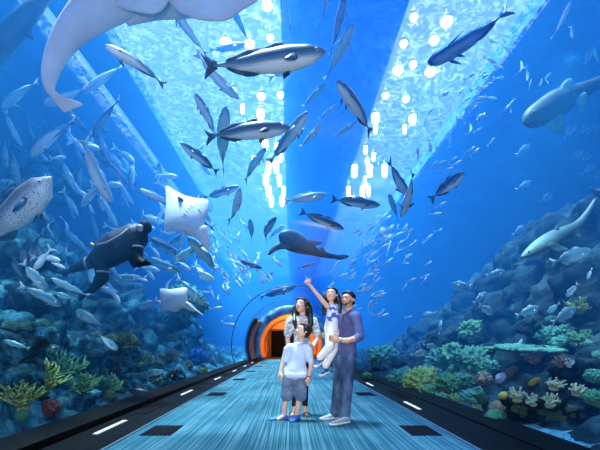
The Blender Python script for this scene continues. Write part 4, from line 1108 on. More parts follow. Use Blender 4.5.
# the dark one at the centre
Y3 = 12.8
r = empty('ray', at(297, 243, Y3))
place(r, 'body', pxloft([(280, 233, 2.5, -.2), (284, 236, 7.5, -.15), (291, 240, 10.5, 0), (301, 245, 9, .15), (312, 250, 5.5, .3), (324, 254.5, 3.4, .4), (338, 257, 2, .5), (347, 257.5, .8, .5)], Y3, 20, .6), M['raydark'])
place(r, 'pectoral_fin', pxfin([(284, 242), (278, 243), (272, 247), (268, 254), (270, 255), (276, 251), (284, 249), (291, 249)], Y3 - .1, .06), M['raydark'])
place(r, 'pectoral_fin', pxfin([(300, 238), (308, 239), (316, 240.5), (323, 242), (318, 245), (310, 247), (303, 248)], Y3 + .2, .06), M['raydark'])
place(r, 'caudal_fin', pxfin([(334, 257), (341, 254.5), (349, 255.5), (347, 258), (338, 260)], Y3 + .5, .03), M['raydark'])
place(r, 'dorsal_fin', pxfin([(318, 250), (321, 246.5), (325, 250), (324, 253)], Y3 + .35, .03), M['raydark'])
tag(r, 'dark ray hovering at the very centre over the tunnel, tail to the right', 'ray')
# guitarfish on the right
Y4 = 7.4
r = empty('guitarfish', at(555, 108, Y4))
place(r, 'body', pxloft([(526, 124, 3, -.2), (531, 119, 9.5, -.15), (543, 112, 12.5, 0), (557, 104, 13.5, .1), (570, 97, 10.5, .2), (584, 90, 7.5, .3), (602, 82, 6, .45), (622, 72, 4, .6)], Y4, 24, .75), M['guitar'])
place(r, 'pectoral_fin', pxfin([(549, 116), (546, 123), (548, 130), (556, 133), (563, 132), (565, 124), (563, 114), (556, 112)], Y4, .04), M['fin_g'])
place(r, 'pectoral_fin', pxfin([(556, 98), (560, 88), (566, 80), (572, 79), (575, 88), (572, 98), (564, 102)], Y4 + .05, .04), M['fin_g'])
place(r, 'pelvic_fin', pxfin([(574, 100), (580, 95), (586, 92), (588, 101), (585, 110), (580, 113), (577, 107)], Y4 + .1, .035), M['fin_g'])
place(r, 'mouth', pxloft([(529, 123, .5, 0), (531, 126.5, .8, 0), (535, 127, .5, 0)], Y4 - .36, 8), M['mouthline'])
for px, py in ((534, 112), (541, 121)): place(r, 'eye', pxloft([(px - 1, py, .6, 0), (px, py, 1.2, 0), (px + 1, py, .6, 0)], Y4 - .28, 8), M['eyeb'])
tag(r, 'teal guitarfish with rounded head gliding in from the right edge', 'guitarfish')
# grey shark low on the right
Y5 = 6.3
r = empty('shark', at(556, 236, Y5))
place(r, 'body', pxloft([(521, 257.5, 1.2, -.25), (527, 254, 4, -.2), (537, 247.5, 6.8, -.1), (550, 240, 8, 0), (563, 233.5, 6.8, .1), (577, 226, 5, .2), (587, 214, 3.4, .3), (596, 199, 2.2, .4)], Y5, 20, .9), M['shark'])
place(r, 'dorsal_fin', pxfin([(549, 234), (554, 230), (557, 226), (559, 228), (560, 233)], Y5, .03), M['shark'])
place(r, 'pectoral_fin', pxfin([(546, 246), (552, 250), (560, 252), (569, 250), (562, 246), (553, 242)], Y5 - .15, .03), M['shark'])
place(r, 'pelvic_fin', pxfin([(572, 231), (576, 236), (581, 237), (579, 229)], Y5 + .1, .02), M['shark'])
place(r, 'caudal_fin', pxfin([(591, 206), (594, 197), (590, 187), (597, 190), (606, 185), (601, 196), (597, 206)], Y5 + .4, .025), M['shark'])
place(r, 'eye', pxloft([(528.2, 252, .4, 0), (529, 252, .9, 0), (530, 252, .4, 0)], Y5 - .5, 8), M['eyeb'])
tag(r, 'slender grey shark nosing down left before the dark ridge', 'shark')
Y6 = 6.0
r = empty('shark', at(20, 25, Y6))
place(r, 'body', pxloft([(58, -22, 2, .2), (46, -6, 5.5, .1), (30, 12, 8.5, 0), (12, 33, 10.5, 0), (-8, 54, 11, 0), (-40, 80, 6, 0)], Y6, 20, .8), M['sharkdark'])
place(r, 'pectoral_fin', pxfin([(-6, 38), (-14, 30), (-24, 16), (-30, 18), (-24, 34), (-14, 46)], Y6, .03), M['sharkdark'])
place(r, 'dorsal_fin', pxfin([(22, 30), (26, 36), (33, 40), (32, 32), (30, 24)], Y6, .03), M['sharkdark'])
tag(r, 'big dark shark cut off by the top left corner', 'shark')
# ================================================================== people
def blob(name, bm, m, parent, voxel=.012, smooth=4):
    """limbs and swellings run together into one continuous skin"""
    o = mesh_obj(name, bm, m, parent)
    r = o.modifiers.new('skin', 'REMESH'); r.mode = 'VOXEL'; r.voxel_size = voxel; r.use_smooth_shade = True
    s = o.modifiers.new('smooth', 'SMOOTH'); s.iterations = smooth; s.factor = .5
    return o
class Fig:
    def __init__(s, px, py, name, Y, label):
        s.Y = Y; s.k = Y / F; s.root = empty(name, at(px, py, Y)); s.root.location.z = FLOORZ; s.o = s.root.location.copy()
        tag(s.root, label, 'person')
    def q(s, px, py, dy=0): return at(px, py, s.Y) - s.o + Vector((0, dy, 0))
    def limb(s, bm, *pts, flat=None):
        """pts: (px, py, dy, radius px)"""
        for a, b in zip(pts, pts[1:]): capsule(bm, s.q(*a[:3]), a[3] * s.k, s.q(*b[:3]), b[3] * s.k, 16, flat)
FLOORZ = .013
M['skin_a'] = plain('light_tan_skin', (.66, .36, .23), .5, .4, var=.06)
M['skin_b'] = plain('fair_skin', (.78, .46, .33), .5, .4, var=.06)
M['hair'] = noisy('black_hair', (.006, .004, .004), (.028, .018, .014), 30, .4, .4, .5, .004, stretch=(1, 1, .15))
M['lips'] = plain('lips', (.48, .16, .14), .5); M['teeth'] = plain('teeth', (.8, .78, .74), .3)
M['eyewhite'] = plain('eye_white', (.8, .78, .76), .3); M['iris'] = plain('dark_iris', (.02, .012, .008), .2)
M['beard'] = plain('short_beard', (.16, .085, .06), .8)
M['shirt_m'] = noisy('violet_blue_shirt', (.075, .085, .21), (.12, .14, .30), 8, .85, .2, .3, .01)
M['jeans'] = noisy('washed_blue_jeans', (.012, .038, .10), (.13, .21, .33), 4, .9, .15, .4, .006, .35, .7, stretch=(1.6, 1.6, .6))
M['denim'] = noisy('grey_denim', (.08, .12, .20), (.20, .26, .36), 9, .9, .15, .4, .006)
M['shirt_b'] = noisy('pale_blue_shirt', (.50, .62, .80), (.68, .77, .88), 10, .9, .2, .25, .006)
M['blouse'] = noisy('grey_patterned_blouse', (.30, .34, .36), (.82, .82, .80), 26, .9, .2, .2, .004, .42, .58)
M['top_g'] = noisy('blue_and_white_print_top', (.06, .10, .45), (.85, .85, .90), 22, .9, .2, .2, .004, .44, .52)
M['cream'] = noisy('cream_trousers', (.72, .68, .64), (.86, .83, .80), 12, .9, .2, .3, .006)
M['leggings'] = plain('black_leggings', (.012, .012, .018), .8)
M['shoe_blue'] = plain('blue_canvas_shoe', (.05, .18, .62), .7); M['shoe_dk'] = plain('navy_shoe', (.03, .05, .22), .7)
M['sole'] = plain('white_sole', (.75, .76, .76), .6); M['shoe_grey'] = plain('grey_canvas_shoe', (.34, .36, .40), .8)
M['red'] = plain('red_band', (.65, .03, .05), .5); M['silver'] = plain('steel_watch', (.5, .5, .5), .3, .5, .9)
M['sandal'] = plain('brown_sandal', (.12, .06, .03), .6)
def head(bm, c, H, yaw, pitch, roll=0, child=False):
    """skull, jaw, brow, nose, ears and neck root; returns the frame to hang the eyes, mouth and hair on.
    yaw 0 faces the camera, positive turns to the picture's left; pitch up positive"""
    Rm = (Matrix.Rotation(-yaw, 3, 'Z') @ Matrix.Rotation(-pitch, 3, 'X') @ Matrix.Rotation(roll, 3, 'Y'))
    def P(x, y, z): return c + Rm @ Vector((x * H, y * H, z * H))     # x right in picture, -y front, z up; head height = 1
    ball(bm, P(0, .04, .12), .38 * H, 18, (.92, 1.10, .98), Rm)          # skull
    ball(bm, P(0, -.09, -.12), .30 * H, 16, (.92, .95, 1.10), Rm)        # face
    ball(bm, P(0, -.16, -.32), .155 * H, 14, (1.15 if not child else 1.0, 1, .85), Rm)  # chin
    ball(bm, P(-.12, -.26, -.08), .12 * H, 12, (1, .8, 1), Rm); ball(bm, P(.12, -.26, -.08), .12 * H, 12, (1, .8, 1), Rm)  # cheeks
    ball(bm, P(0, -.30, .14), .2 * H, 12, (1.1, .5, .6), Rm)             # brow
    capsule(bm, P(0, -.36, .04), .035 * H, P(0, -.43, -.09), .055 * H, 10)  # nose
    ball(bm, P(-.045, -.39, -.105), .04 * H, 8); ball(bm, P(.045, -.39, -.105), .04 * H, 8)
    for s in (-1, 1): ball(bm, P(s * .375, .05, -.02), .10 * H, 12, (.35, .7, 1.0), Rm)
    return P, Rm
def face(fig, P, Rm, H, smile=0, beard=None):
    for s in (-1, 1):
        b = bmesh.new(); ball(b, P(s * .145, -.345, .035), .058 * H, 12, (1.15, .6, .72), Rm); e = mesh_obj('eye', b, M['eyewhite'], fig.root)
        b = bmesh.new(); ball(b, P(s * .145, -.372, .037), .034 * H, 10, (1, .5, 1), Rm); mesh_obj('iris', b, M['iris'], e)
        b = bmesh.new(); capsule(b, P(s * .07, -.385, .115), .018 * H, P(s * .22, -.34, .125), .012 * H, 8); mesh_obj('eyebrow', b, M['hair'], fig.root)
    b = bmesh.new(); z = -.225
    pts = [P(-.10 - .02 * smile, -.345, z + .025 * smile), P(-.05, -.375, z), P(0, -.385, z - .006), P(.05, -.375, z), P(.10 + .02 * smile, -.345, z + .025 * smile)]
    tube(b, pts, [.012 * H, .028 * H, .034 * H, .028 * H, .012 * H], 8); mo = mesh_obj('mouth', b, M['lips'], fig.root)
    if smile:
        b = bmesh.new(); tube(b, [p + (Rm @ Vector((0, -.022 * H, .004 * H))) for p in pts[1:4]], [.012 * H, .018 * H, .012 * H], 8); mesh_obj('teeth', b, M['teeth'], mo)
def hand(bm, w, d, side, L, curl=.5, point=False):
    """wrist w, direction d of the fingers, side = direction of the thumb; L = length of the hand"""
    d = Vector(d).normalized(); t = Vector(side); t = (t - d * t.dot(d)).normalized(); n = d.cross(t)
    capsule(bm, w, .17 * L, w + d * .34 * L, .19 * L, 12)
    capsule(bm, w + t * .12 * L + d * .1 * L, .12 * L, w + t * .17 * L + d * .42 * L, .11 * L, 10); capsule(bm, w - t * .12 * L + d * .1 * L, .12 * L, w - t * .19 * L + d * .40 * L, .10 * L, 10)
    for i, (u, l) in enumerate(((.20, .46), (.07, .52), (-.07, .48), (-.20, .38))):
        b = w + d * .46 * L + t * u * L; cu = curl if not (point and i == 0) else 0.0
        if point and i > 0: cu = 1.6
        dd = d; p = b
        for j, f in enumerate((.45, .32, .23)):
            dd = (Quaternion(t, (cu * (.55 if j == 0 else .75))) @ dd).normalized(); e = p + dd * l * L * f
            capsule(bm, p, max(.0068, (.075 - .008 * j) * L * .9), e, max(.0062, (.068 - .008 * j) * L * .9), 8); p = e
    b = w + d * .14 * L + t * .17 * L; m_ = b + (d * .6 + t * .75).normalized() * .27 * L; e = m_ + (d * .95 + t * .15 + n * .2).normalized() * .24 * L
    capsule(bm, b, .10 * L, m_, .08 * L, 8); capsule(bm, m_, .08 * L, e, .06 * L, 8)
def shoe(fig, heel, toe, wid, h, m, sole, name='shoe', throat=True):
    """heel and toe on the floor as points; an upper on a sole"""
    heel = Vector(heel); toe = Vector(toe); d = (toe - heel).normalized(); s = d.cross(Vector((0, 0, 1))).normalized(); u = s.cross(d).normalized(); L = (toe - heel).length
    bm = bmesh.new(); rings = []
    for t, w_, hh in ((.0, .55, .75), (.04, .74, .95), (.2, .82, 1.0), (.4, .84, .92), (.6, .95, .70), (.8, .96, .50), (.93, .72, .40), (1.0, .30, .28)):
        c = heel + d * L * t; rings.append([c + s * wid * w_ * math.cos(a) + u * (.018 + (h * hh - .018) * (.5 + .5 * math.sin(a))) for a in [2 * PI * k / 14 for k in range(14)]])
    ring_loft(bm, rings); o = mesh_obj(name, bm, m, fig.root)
    bm = bmesh.new(); rings = []
    for t, w_ in ((-.015, .5), (.03, .82), (.2, .88), (.4, .88), (.6, 1.0), (.8, 1.02), (.94, .78), (1.02, .36)):
        c = heel + d * L * t; rings.append([c + s * wid * w_ * x + u * z for x, z in ((1, .002), (1, .02), (.9, .026), (-.9, .026), (-1, .02), (-1, .002))])
    ring_loft(bm, rings); mesh_obj('sole', bm, sole, o); return o

# ------------------------------------------------------------------ the man
fm = Fig(341, 422, 'person', 5.45, 'bearded man in violet-blue shirt and jeans carrying the small girl'); q = fm.q; k = fm.k
bm = bmesh.new(); H = 17.5 * k
hc = q(348, 300, 0); P, Rm = head(bm, hc, H, R(38), R(4))
fm.limb(bm, (349, 306, .02, 4.0), (349.5, 314, .03, 4.6))
fm.limb(bm, (357, 338, -.20, 3.1), (344, 341, -.34, 2.9), (336, 340.5, -.36, 2.3))                        # bare left forearm, held across
hand(bm, q(336, 340.5, -.36), Vector((-1, -.05, .28)), Vector((.15, -.2, 1)), 12.5 * k, .55)
fm.limb(bm, (337, 334, .10, 2.8), (331, 336, .02, 2.3)); hand(bm, q(331, 336, .02), Vector((-1, -.2, .1)), Vector((0, -.3, 1)), 12 * k, .5)
fm.limb(bm, (350, 322, 0, 7), (347, 352, 0, 7)); fm.limb(bm, (347, 356, -.03, 5), (345, 388, -.05, 3.6), (343, 416, 0, 2.8)); fm.limb(bm, (341, 356, .1, 5), (338, 388, .10, 3.6), (335, 413, .2, 2.8))
body = blob('body', bm, M['skin_a'], fm.root, .0075, 3); face(fm, P, Rm, H, smile=1)
bm = bmesh.new()
ball(bm, P(0, .10, .20), .40 * H, 18, (.98, 1.06, .90), Rm); ball(bm, P(0, -.16, .38), .20 * H, 14, (1.5, .9, .62), Rm); ball(bm, P(0, .24, -.05), .26 * H, 14, (1.2, .8, 1.2), Rm)
blob('hair', bm, M['hair'], fm.root, .009, 3)
bm = bmesh.new(); rr = []
for i in range(13):
    a = -1.25 + 2.5 * i / 12; b0 = abs(a) / 1.25
    rr.append(P(.315 * math.sin(a), -.06 - .27 * math.cos(a) * 1.0, -.30 + .26 * b0 ** 2))
tube(bm, rr, [.03 * H] + [.055 * H] * 11 + [.03 * H], 8); ball(bm, P(0, -.255, -.345), .095 * H, 10, (1.2, .7, .8), Rm)
capsule(bm, P(-.1, -.362, -.165), .016 * H, P(.1, -.362, -.165), .016 * H, 8)
blob('beard', bm, M['beard'], fm.root, .007, 2)
bm = bmesh.new()   # shirt: chest, belly, upper arms, rolled sleeves, collar
fm.limb(bm, (352.5, 317, -.05, 7.0), (345, 317, .12, 6.6)); fm.limb(bm, (349, 321, .02, 10), (347.5, 338, .02, 9.6), (346.5, 354, .02, 10.6), flat=((.7, .7, 0), .85))
fm.limb(bm, (354.5, 317, -.10, 5.6), (357.5, 337, -.19, 4.4), (352, 339.5, -.25, 4.1)); fm.limb(bm, (341, 318, .16, 5.2), (338, 332, .16, 4.2), (336, 334, .1, 3.8))
blob('shirt', bm, M['shirt_m'], fm.root, .010, 4)
bm = bmesh.new(); tube(bm, [q(345.5, 313, -.10), q(350, 310.8, -.07), q(354, 311, .02), q(352, 310, .10), q(346, 312, .06)], [1.3 * k] * 5, 8); blob('collar', bm, M['shirt_m'], fm.root, .008, 2)
bm = bmesh.new()
fm.limb(bm, (347, 356, .02, 9.6), (343.5, 361, .02, 9.4), flat=((.7, .7, 0), .9)); fm.limb(bm, (347.5, 360, -.05, 8.0), (346, 388, -.08, 5.9), (345, 405, -.03, 5.6), (344, 417.5, 0, 6.0)); fm.limb(bm, (341.5, 360, .10, 7.8), (339, 388, .08, 5.8), (337.5, 404, .14, 5.4), (336.5, 414.5, .18, 5.6))
blob('jeans', bm, M['jeans'], fm.root, .010, 4)
bm = bmesh.new(); tube(bm, [q(337.5, 340.6, -.36), q(335.9, 340.6, -.362)], [3.0 * k, 3.0 * k], 14); mesh_obj('watch', bm, M['silver'], fm.root)
sz = lambda p: Vector((p.x, p.y, .001))
shoe(fm, sz(q(348, 421, -.10)), sz(q(328, 421, -.30)), .052, .085, M['shoe_grey'], M['sole']); shoe(fm, sz(q(340, 416, .22)), sz(q(321, 416, .10)), .05, .085, M['shoe_grey'], M['sole'])

# ------------------------------------------------------------------ the girl on his arm
fg = Fig(329, 421, 'person', 5.30, 'small girl in blue print top pointing upward from the arm of the man'); q = fg.q; k = fg.k
fg.root.location.z = fg.o.z = CAMZ + (345 - 376) / F * 5.30
bm = bmesh.new(); H = 15.5 * k
hc = q(331.5, 295, 0); P, Rm = head(bm, hc, H, R(20), R(14), 0, True)
fg.limb(bm, (331.5, 301, .03, 2.4), (332, 306, .03, 3))
fg.limb(bm, (327, 306.5, -.02, 2.5), (317, 295.5, -.08, 1.9), (309, 286, -.12, 1.5)); hand(bm, q(309, 286, -.12), q(303.5, 279.5, -.15) - q(309, 286, -.12), Vector((1, -.3, .5)), 9.2 * k, .3, True)
fg.limb(bm, (337, 306.5, .06, 2.5), (343, 311, .12, 1.9), (349, 313, .16, 1.5)); hand(bm, q(349, 313, .16), Vector((1, .1, -.1)), Vector((0, 0, 1)), 8 * k, .4)
fg.limb(bm, (332, 308, .02, 4), (331, 328, 0, 4)); fg.limb(bm, (331, 330, 0, 3), (330, 347, -.10, 2.4), (319, 358, -.08, 1.7)); fg.limb(bm, (333, 330, .02, 3), (333, 350, -.05, 2.4), (325, 367, -.02, 1.7))
blob('body', bm, M['skin_b'], fg.root, .0065, 3); face(fg, P, Rm, H, smile=1)
bm = bmesh.new(); ball(bm, P(0, .12, .18), .42 * H, 16, (1.0, 1.02, .92), Rm); ball(bm, P(0, -.14, .34), .22 * H, 12, (1.5, 1, .5), Rm)
fg.limb(bm, (325.5, 296, .06, 2.6), (324.8, 305, .05, 2.8), (323.8, 314, .02, 1.6)); fg.limb(bm, (338.5, 296, .06, 3.0), (340, 305, .05, 3.0), (340.5, 312, .04, 1.6)); fg.limb(bm, (332, 298, .12, 5), (332, 312, .12, 4.4))
blob('hair', bm, M['hair'], fg.root, .008, 3)
bm = bmesh.new(); fg.limb(bm, (329, 307, .02, 3.6), (336, 307, .04, 3.6)); fg.limb(bm, (332.5, 309, .02, 5.8), (332.5, 316, .01, 6.2), (332, 320, 0, 6.8)); blob('top', bm, M['top_g'], fg.root, .008, 3)
bm = bmesh.new(); fg.limb(bm, (332, 322, 0, 6.6), (331, 330, 0, 7.4)); fg.limb(bm, (330, 330, -.03, 5.6), (329, 346.5, -.12, 4.8), (319.5, 357.5, -.09, 3.4)); fg.limb(bm, (334, 331, .02, 5.6), (333, 349.5, -.05, 4.6), (325.5, 365.5, -.03, 3.4))
blob('trousers', bm, M['cream'], fg.root, .009, 4)
for (hx, hy, tx, ty, d1, d2) in ((321.5, 361, 314.5, 365.5, -.06, -.16), (329, 371, 319.5, 374.5, 0, -.10)):
    o = shoe(fg, q(hx, hy, d1) + Vector((0, 0, -.02)), q(tx, ty, d2) + Vector((0, 0, -.02)), .034, .055, M['shoe_dk'], M['sole'])

# ------------------------------------------------------------------ the woman
fw = Fig(300, 416, 'person', 5.98, 'long-haired woman in grey patterned blouse looking up behind the boy'); q = fw.q; k = fw.k
bm = bmesh.new(); H = 16.5 * k
hc = q(301.5, 306, 0); P, Rm = head(bm, hc, H, R(30), R(20))
fw.limb(bm, (302.5, 311, .02, 2.9), (302.5, 318, .03, 3.4))
fw.limb(bm, (289.5, 322, .02, 3.2), (287.5, 337, .03, 2.6), (288.5, 352, -.03, 1.9)); hand(bm, q(288.5, 352, -.03), Vector((.1, -.1, -1)), Vector((.6, -1, 0)), 11.5 * k, .4)
fw.limb(bm, (314.5, 322, .02, 3.2), (317.5, 338, -.02, 2.6), (312, 347, -.20, 2.0)); hand(bm, q(312, 347, -.20), q(306, 347.5, -.30) - q(312, 347, -.20), Vector((0, -.5, 1)), 11 * k, .35)
fw.limb(bm, (302, 324, 0, 6.5), (301.5, 345, 0, 6), (301.5, 358, 0, 7))
for sx_, fx, tx in ((297.5, 293.5, 290), (305, 304, 306)):
    fw.limb(bm, (sx_, 360, 0, 5.5), (sx_ - .5, 385, -.02, 3.4), (fx + 1, 409, .02, 2.1), (fx + 1, 412.5, .02, 2.3))
    fw.limb(bm, (fx + 1, 413, .03, 2.0), (tx + 1, 415, -.14, 1.6))
    for t in range(5): capsule(bm, q(tx - .4 + t * .75, 415.4, -.16), .55 * k * .9, q(tx - .6 + t * .75, 415.5, -.21 + .008 * abs(t - 1)), .5 * k * .9, 8)
blob('body', bm, M['skin_b'], fw.root, .0075, 3); face(fw, P, Rm, H)
bm = bmesh.new(); ball(bm, P(0, .12, .18), .42 * H, 18, (1.0, 1.05, .92), Rm); ball(bm, P(.0, -.17, .34), .24 * H, 12, (1.5, .9, .5), Rm); ball(bm, P(.34, -.06, .08), .16 * H, 12, (.6, 1, 1.4), Rm); ball(bm, P(-.34, .0, .12), .15 * H, 12, (.6, 1, 1.3), Rm)
fw.limb(bm, (295, 307, .10, 2.6), (294.5, 315, .05, 2.8), (294.6, 322, -.06, 2.4), (295.5, 328, -.09, 1.4)); fw.limb(bm, (309, 306, .05, 3.2), (310, 315, .02, 3.4), (310.5, 323, -.06, 3.0), (309.5, 331, -.09, 1.5)); fw.limb(bm, (302.5, 305, .14, 6), (303, 322, .14, 5.2))
blob('hair', bm, M['hair'], fw.root, .009, 3)
bm = bmesh.new(); fw.limb(bm, (293, 320.5, .02, 4.4), (311, 320.5, .02, 4.4)); fw.limb(bm, (302, 324, .01, 9), (301.8, 338, 0, 8), (301.8, 356, 0, 10.2), flat=((0, 1, 0), .72))
fw.limb(bm, (290.5, 321.5, .02, 4.6), (288, 333.5, .03, 4.3)); fw.limb(bm, (313.5, 321.5, .02, 4.6), (317, 334, -.01, 4.3)); blob('blouse', bm, M['blouse'], fw.root, .010, 4)
bm = bmesh.new(); fw.limb(bm, (298, 358, 0, 7), (305, 358, 0, 7))
for sx_, fx in ((297.5, 293.5), (305, 304)): fw.limb(bm, (sx_, 360, 0, 6.4), (sx_ - .5, 385, -.02, 4.2), (fx + 1, 405, .02, 2.9))
blob('leggings', bm, M['leggings'], fw.root, .010, 3)
for fx, tx in ((293.5, 290), (304, 306)):
    a = sz(q(fx + 1, 415, .10)); b = sz(q(tx + 1, 415, -.23)); bm = bmesh.new(); d = (b - a).normalized(); s = Vector((-d.y, d.x, 0))
    ring_loft(bm, [[a + d * (b - a).length * t + s * w_ * x + Vector((0, 0, z)) for x, z in ((1, 0), (1, .016), (-1, .016), (-1, 0))] for t, w_ in ((0, .022), (.1, .034), (.4, .034), (.75, .045), (.95, .036), (1, .02))])
    o = mesh_obj('sandal', bm, M['sandal'], fw.root)
    bm = bmesh.new(); c = a.lerp(b, .72); tube(bm, [c + s * .045 + Vector((0, 0, .01)), c + s * .03 + Vector((0, 0, .055)), c - s * .03 + Vector((0, 0, .055)), c - s * .045 + Vector((0, 0, .01))], .008, 8); mesh_obj('strap', bm, M['sandal'], o)

# ------------------------------------------------------------------ the boy
fb = Fig(285, 421, 'person', 5.55, 'boy in pale blue shirt and grey denim shorts standing in front of the woman'); q = fb.q; k = fb.k
bm = bmesh.new(); H = 16.2 * k
hc = q(303, 331.5, 0); P, Rm = head(bm, hc, H, R(68), R(20), 0, True)
fb.limb(bm, (302.5, 337, .02, 2.6), (300, 345, .03, 3))
fb.limb(bm, (286.5, 349, 0, 3), (283.5, 361, .02, 2.4), (280.5, 372, -.02, 1.7)); hand(bm, q(280.5, 372, -.02), Vector((-.12, -.1, -1)), Vector((.6, -.8, 0)), 10 * k, .35)
fb.limb(bm, (310, 350, 0, 3), (311.3, 364, .02, 2.4), (308.5, 377, -.06, 1.7)); hand(bm, q(308.5, 377, -.06), Vector((-.15, -.15, -1)), Vector((-.6, -.8, 0)), 10 * k, .4)
fb.limb(bm, (299, 350, 0, 5), (296, 374, 0, 5))
fb.limb(bm, (288.5, 378, 0, 4.4), (286.8, 397, -.02, 3.0), (284.5, 406, .0, 2.7), (284, 416, .03, 1.9), (278, 418.5, -.05, 1.5)); fb.limb(bm, (300.5, 378, 0, 4.4), (299.5, 397, -.02, 3.0), (298, 406, 0, 2.7), (296.5, 416, .03, 1.9), (294, 419, -.10, 1.5))
blob('body', bm, M['skin_b'], fb.root, .0070, 3); face(fb, P, Rm, H)
bm = bmesh.new(); ball(bm, P(0, .13, .17), .42 * H, 18, (1.0, 1.03, .92), Rm); ball(bm, P(0, -.15, .37), .2 * H, 14, (1.5, .9, .6), Rm); ball(bm, P(0, .26, -.06), .25 * H, 14, (1.2, .8, 1.1), Rm)
for s in (-1, 1): ball(bm, P(s * .36, .0, .12), .13 * H, 10, (.5, 1, 1.2), Rm)
blob('hair', bm, M['hair'], fb.root, .008, 3)
bm = bmesh.new(); fb.limb(bm, (290, 347.5, 0, 4.4), (307, 348, 0, 4.4)); fb.limb(bm, (298.5, 350.5, 0, 8.8), (297.2, 362, 0, 9.2), (295.3, 370, 0, 11.0), flat=((0, 1, 0), .72)); fb.limb(bm, (290.3, 371.5, 0, 7.2), (301.0, 371.5, 0, 7.2), flat=((0, 1, 0), .95)); fb.limb(bm, (288, 374.5, 0, 4.6), (303.5, 374.5, 0, 4.6)); fb.limb(bm, (288, 374.5, -.07, 3.6), (303.5, 374.5, -.07, 3.6))
fb.limb(bm, (288, 348.8, 0, 4.0), (284.4, 360, .02, 3.3)); fb.limb(bm, (308.5, 349.3, 0, 4.0), (310.9, 362, .02, 3.3)); blob('shirt', bm, M['shirt_b'], fb.root, .009, 3)
bm = bmesh.new(); tube(bm, [q(297, 344.5, -.08), q(302, 342.6, -.06), q(304, 342.6, .03), q(300, 342.6, .08), q(296.5, 344, .02)], [1.2 * k] * 5, 8); blob('collar', bm, M['shirt_b'], fb.root, .008, 2)
bm = bmesh.new(); FL = ((0, 1, 0), .78); fb.limb(bm, (290.5, 377, 0, 5.4), (300.5, 377, 0, 5.4), flat=FL); fb.limb(bm, (289, 379, 0, 6.6), (287, 395.5, -.02, 6.4), flat=FL); fb.limb(bm, (300.8, 379, 0, 6.6), (300.8, 395.5, -.02, 6.4), flat=FL); blob('shorts', bm, M['denim'], fb.root, .010, 4)
bm = bmesh.new(); tube(bm, [q(309.0, 375.4, -.06), q(308.7, 377.0, -.062)], [2.3 * k, 2.3 * k], 14); mesh_obj('wristband', bm, M['red'], fb.root)
shoe(fb, sz(q(288, 420, .06)), sz(q(269.5, 420, -.06)), .042, .07, M['shoe_blue'], M['shoe_blue']); shoe(fb, sz(q(298.5, 420, .06)), sz(q(291, 423, -.18)), .042, .07, M['shoe_blue'], M['shoe_blue'])

# ------------------------------------------------------------------ the diver
M['wetsuit'] = noisy('black_wetsuit', (.001, .002, .004), (.005, .007, .012), 6, .7, .15, .3, .01)
M['vest'] = noisy('black_dive_vest', (.002, .003, .006), (.010, .016, .028), 9, .6, .3, .4, .01); M['strap_g'] = plain('grey_strap', (.20, .24, .28), .6); M['orange_b'] = plain('orange_buckle', (.75, .38, .04), .5)
M['maskglass'] = plain('mask_glass', (.35, .45, .5), .15); M['tank'] = plain('dark_tank', (.03, .05, .08), .35)
Yd = min(onto(x, y)[2] for x, y in ((105, 255), (140, 240), (75, 265), (112, 282), (150, 268))) - .55
Yd = min(Yd, 7.2)
fd = Fig(108, 252, 'person', Yd, 'scuba diver in black wetsuit and hood swimming before the left rock wall'); fd.root.location = at(108, 252, Yd); fd.o = fd.root.location.copy(); q = fd.q; k = fd.k
bm = bmesh.new()
fd.limb(bm, (136, 238, 0, 12), (121, 246, .02, 15), (106, 254, .05, 13.5), (98, 258, .08, 11))
fd.limb(bm, (137, 239, -.05, 6.5), (144, 231, -.05, 5))
ball(bm, q(146, 228, -.05), 7 * k, 16, (1, 1, 1.0))
fd.limb(bm, (141, 244, -.12, 6), (143, 258, -.25, 4.6), (146, 264, -.3, 4), (151, 267.5, -.38, 3.2)); hand(bm, q(151, 267.5, -.38), Vector((1, -.3, -.15)), Vector((0, -.4, 1)), 9 * k, .5)
fd.limb(bm, (132, 236, .2, 6), (122, 250, .32, 4.6), (130, 262, .2, 3.6)); hand(bm, q(130, 262, .2), Vector((1, -.2, -.4)), Vector((0, -.4, 1)), 9 * k, .5)
fd.limb(bm, (100, 256, .05, 8), (84, 263, .1, 6), (68, 268, .15, 3.6)); fd.limb(bm, (101, 261, -.02, 8), (104, 278, -.05, 6), (92, 290, 0, 3.8))
blob('body', bm, M['wetsuit'], fd.root, .016, 4)
bm = bmesh.new(); fd.limb(bm, (134, 238, -.03, 13.2), (120, 246, -.02, 15.6), (108, 252.5, .02, 14.6)); blob('vest', bm, M['vest'], fd.root, .016, 3)
for a, b, r_ in (((141, 250, -.22), (145, 250.5, -.26), 5.2), ((103, 272, -.08), (107, 274, -.08), 6.6), ((84, 260, .06), (87, 265, .06), 6.6)):
    bm = bmesh.new(); c_ = (q(*a) + q(*b)) / 2; d_ = (q(*b) - q(*a)).normalized(); t_ = Vector((0, 0, -1)) if abs(d_.z) < .5 else Vector((-1, 0, 0))
    tube(bm, [c_ - t_ * .012, c_ + t_ * .012], r_ * k, 16); mesh_obj('cuff_stripe', bm, M['strap_g'], fd.root)
bm = bmesh.new(); ball(bm, q(142.5, 231, -.16), 4.0 * k, 12, (1, .8, .9)); blob('face_skin', bm, M['skin_a'], fd.root, .012, 2)
bm = bmesh.new(); ball(bm, q(144, 230, -.21), 3.2 * k, 12, (1.1, .6, .7)); mesh_obj('mask', bm, M['maskglass'], fd.root)
bm = bmesh.new(); fd.limb(bm, (128, 228, .10, 6), (106, 241, .16, 6)); mesh_obj('air_tank', bm, M['tank'], fd.root)
bm = bmesh.new(); fd.limb(bm, (131, 226, .1, 1.6), (134.5, 224, .08, 1.4)); mesh_obj('valve', bm, M['strap_g'], fd.root)
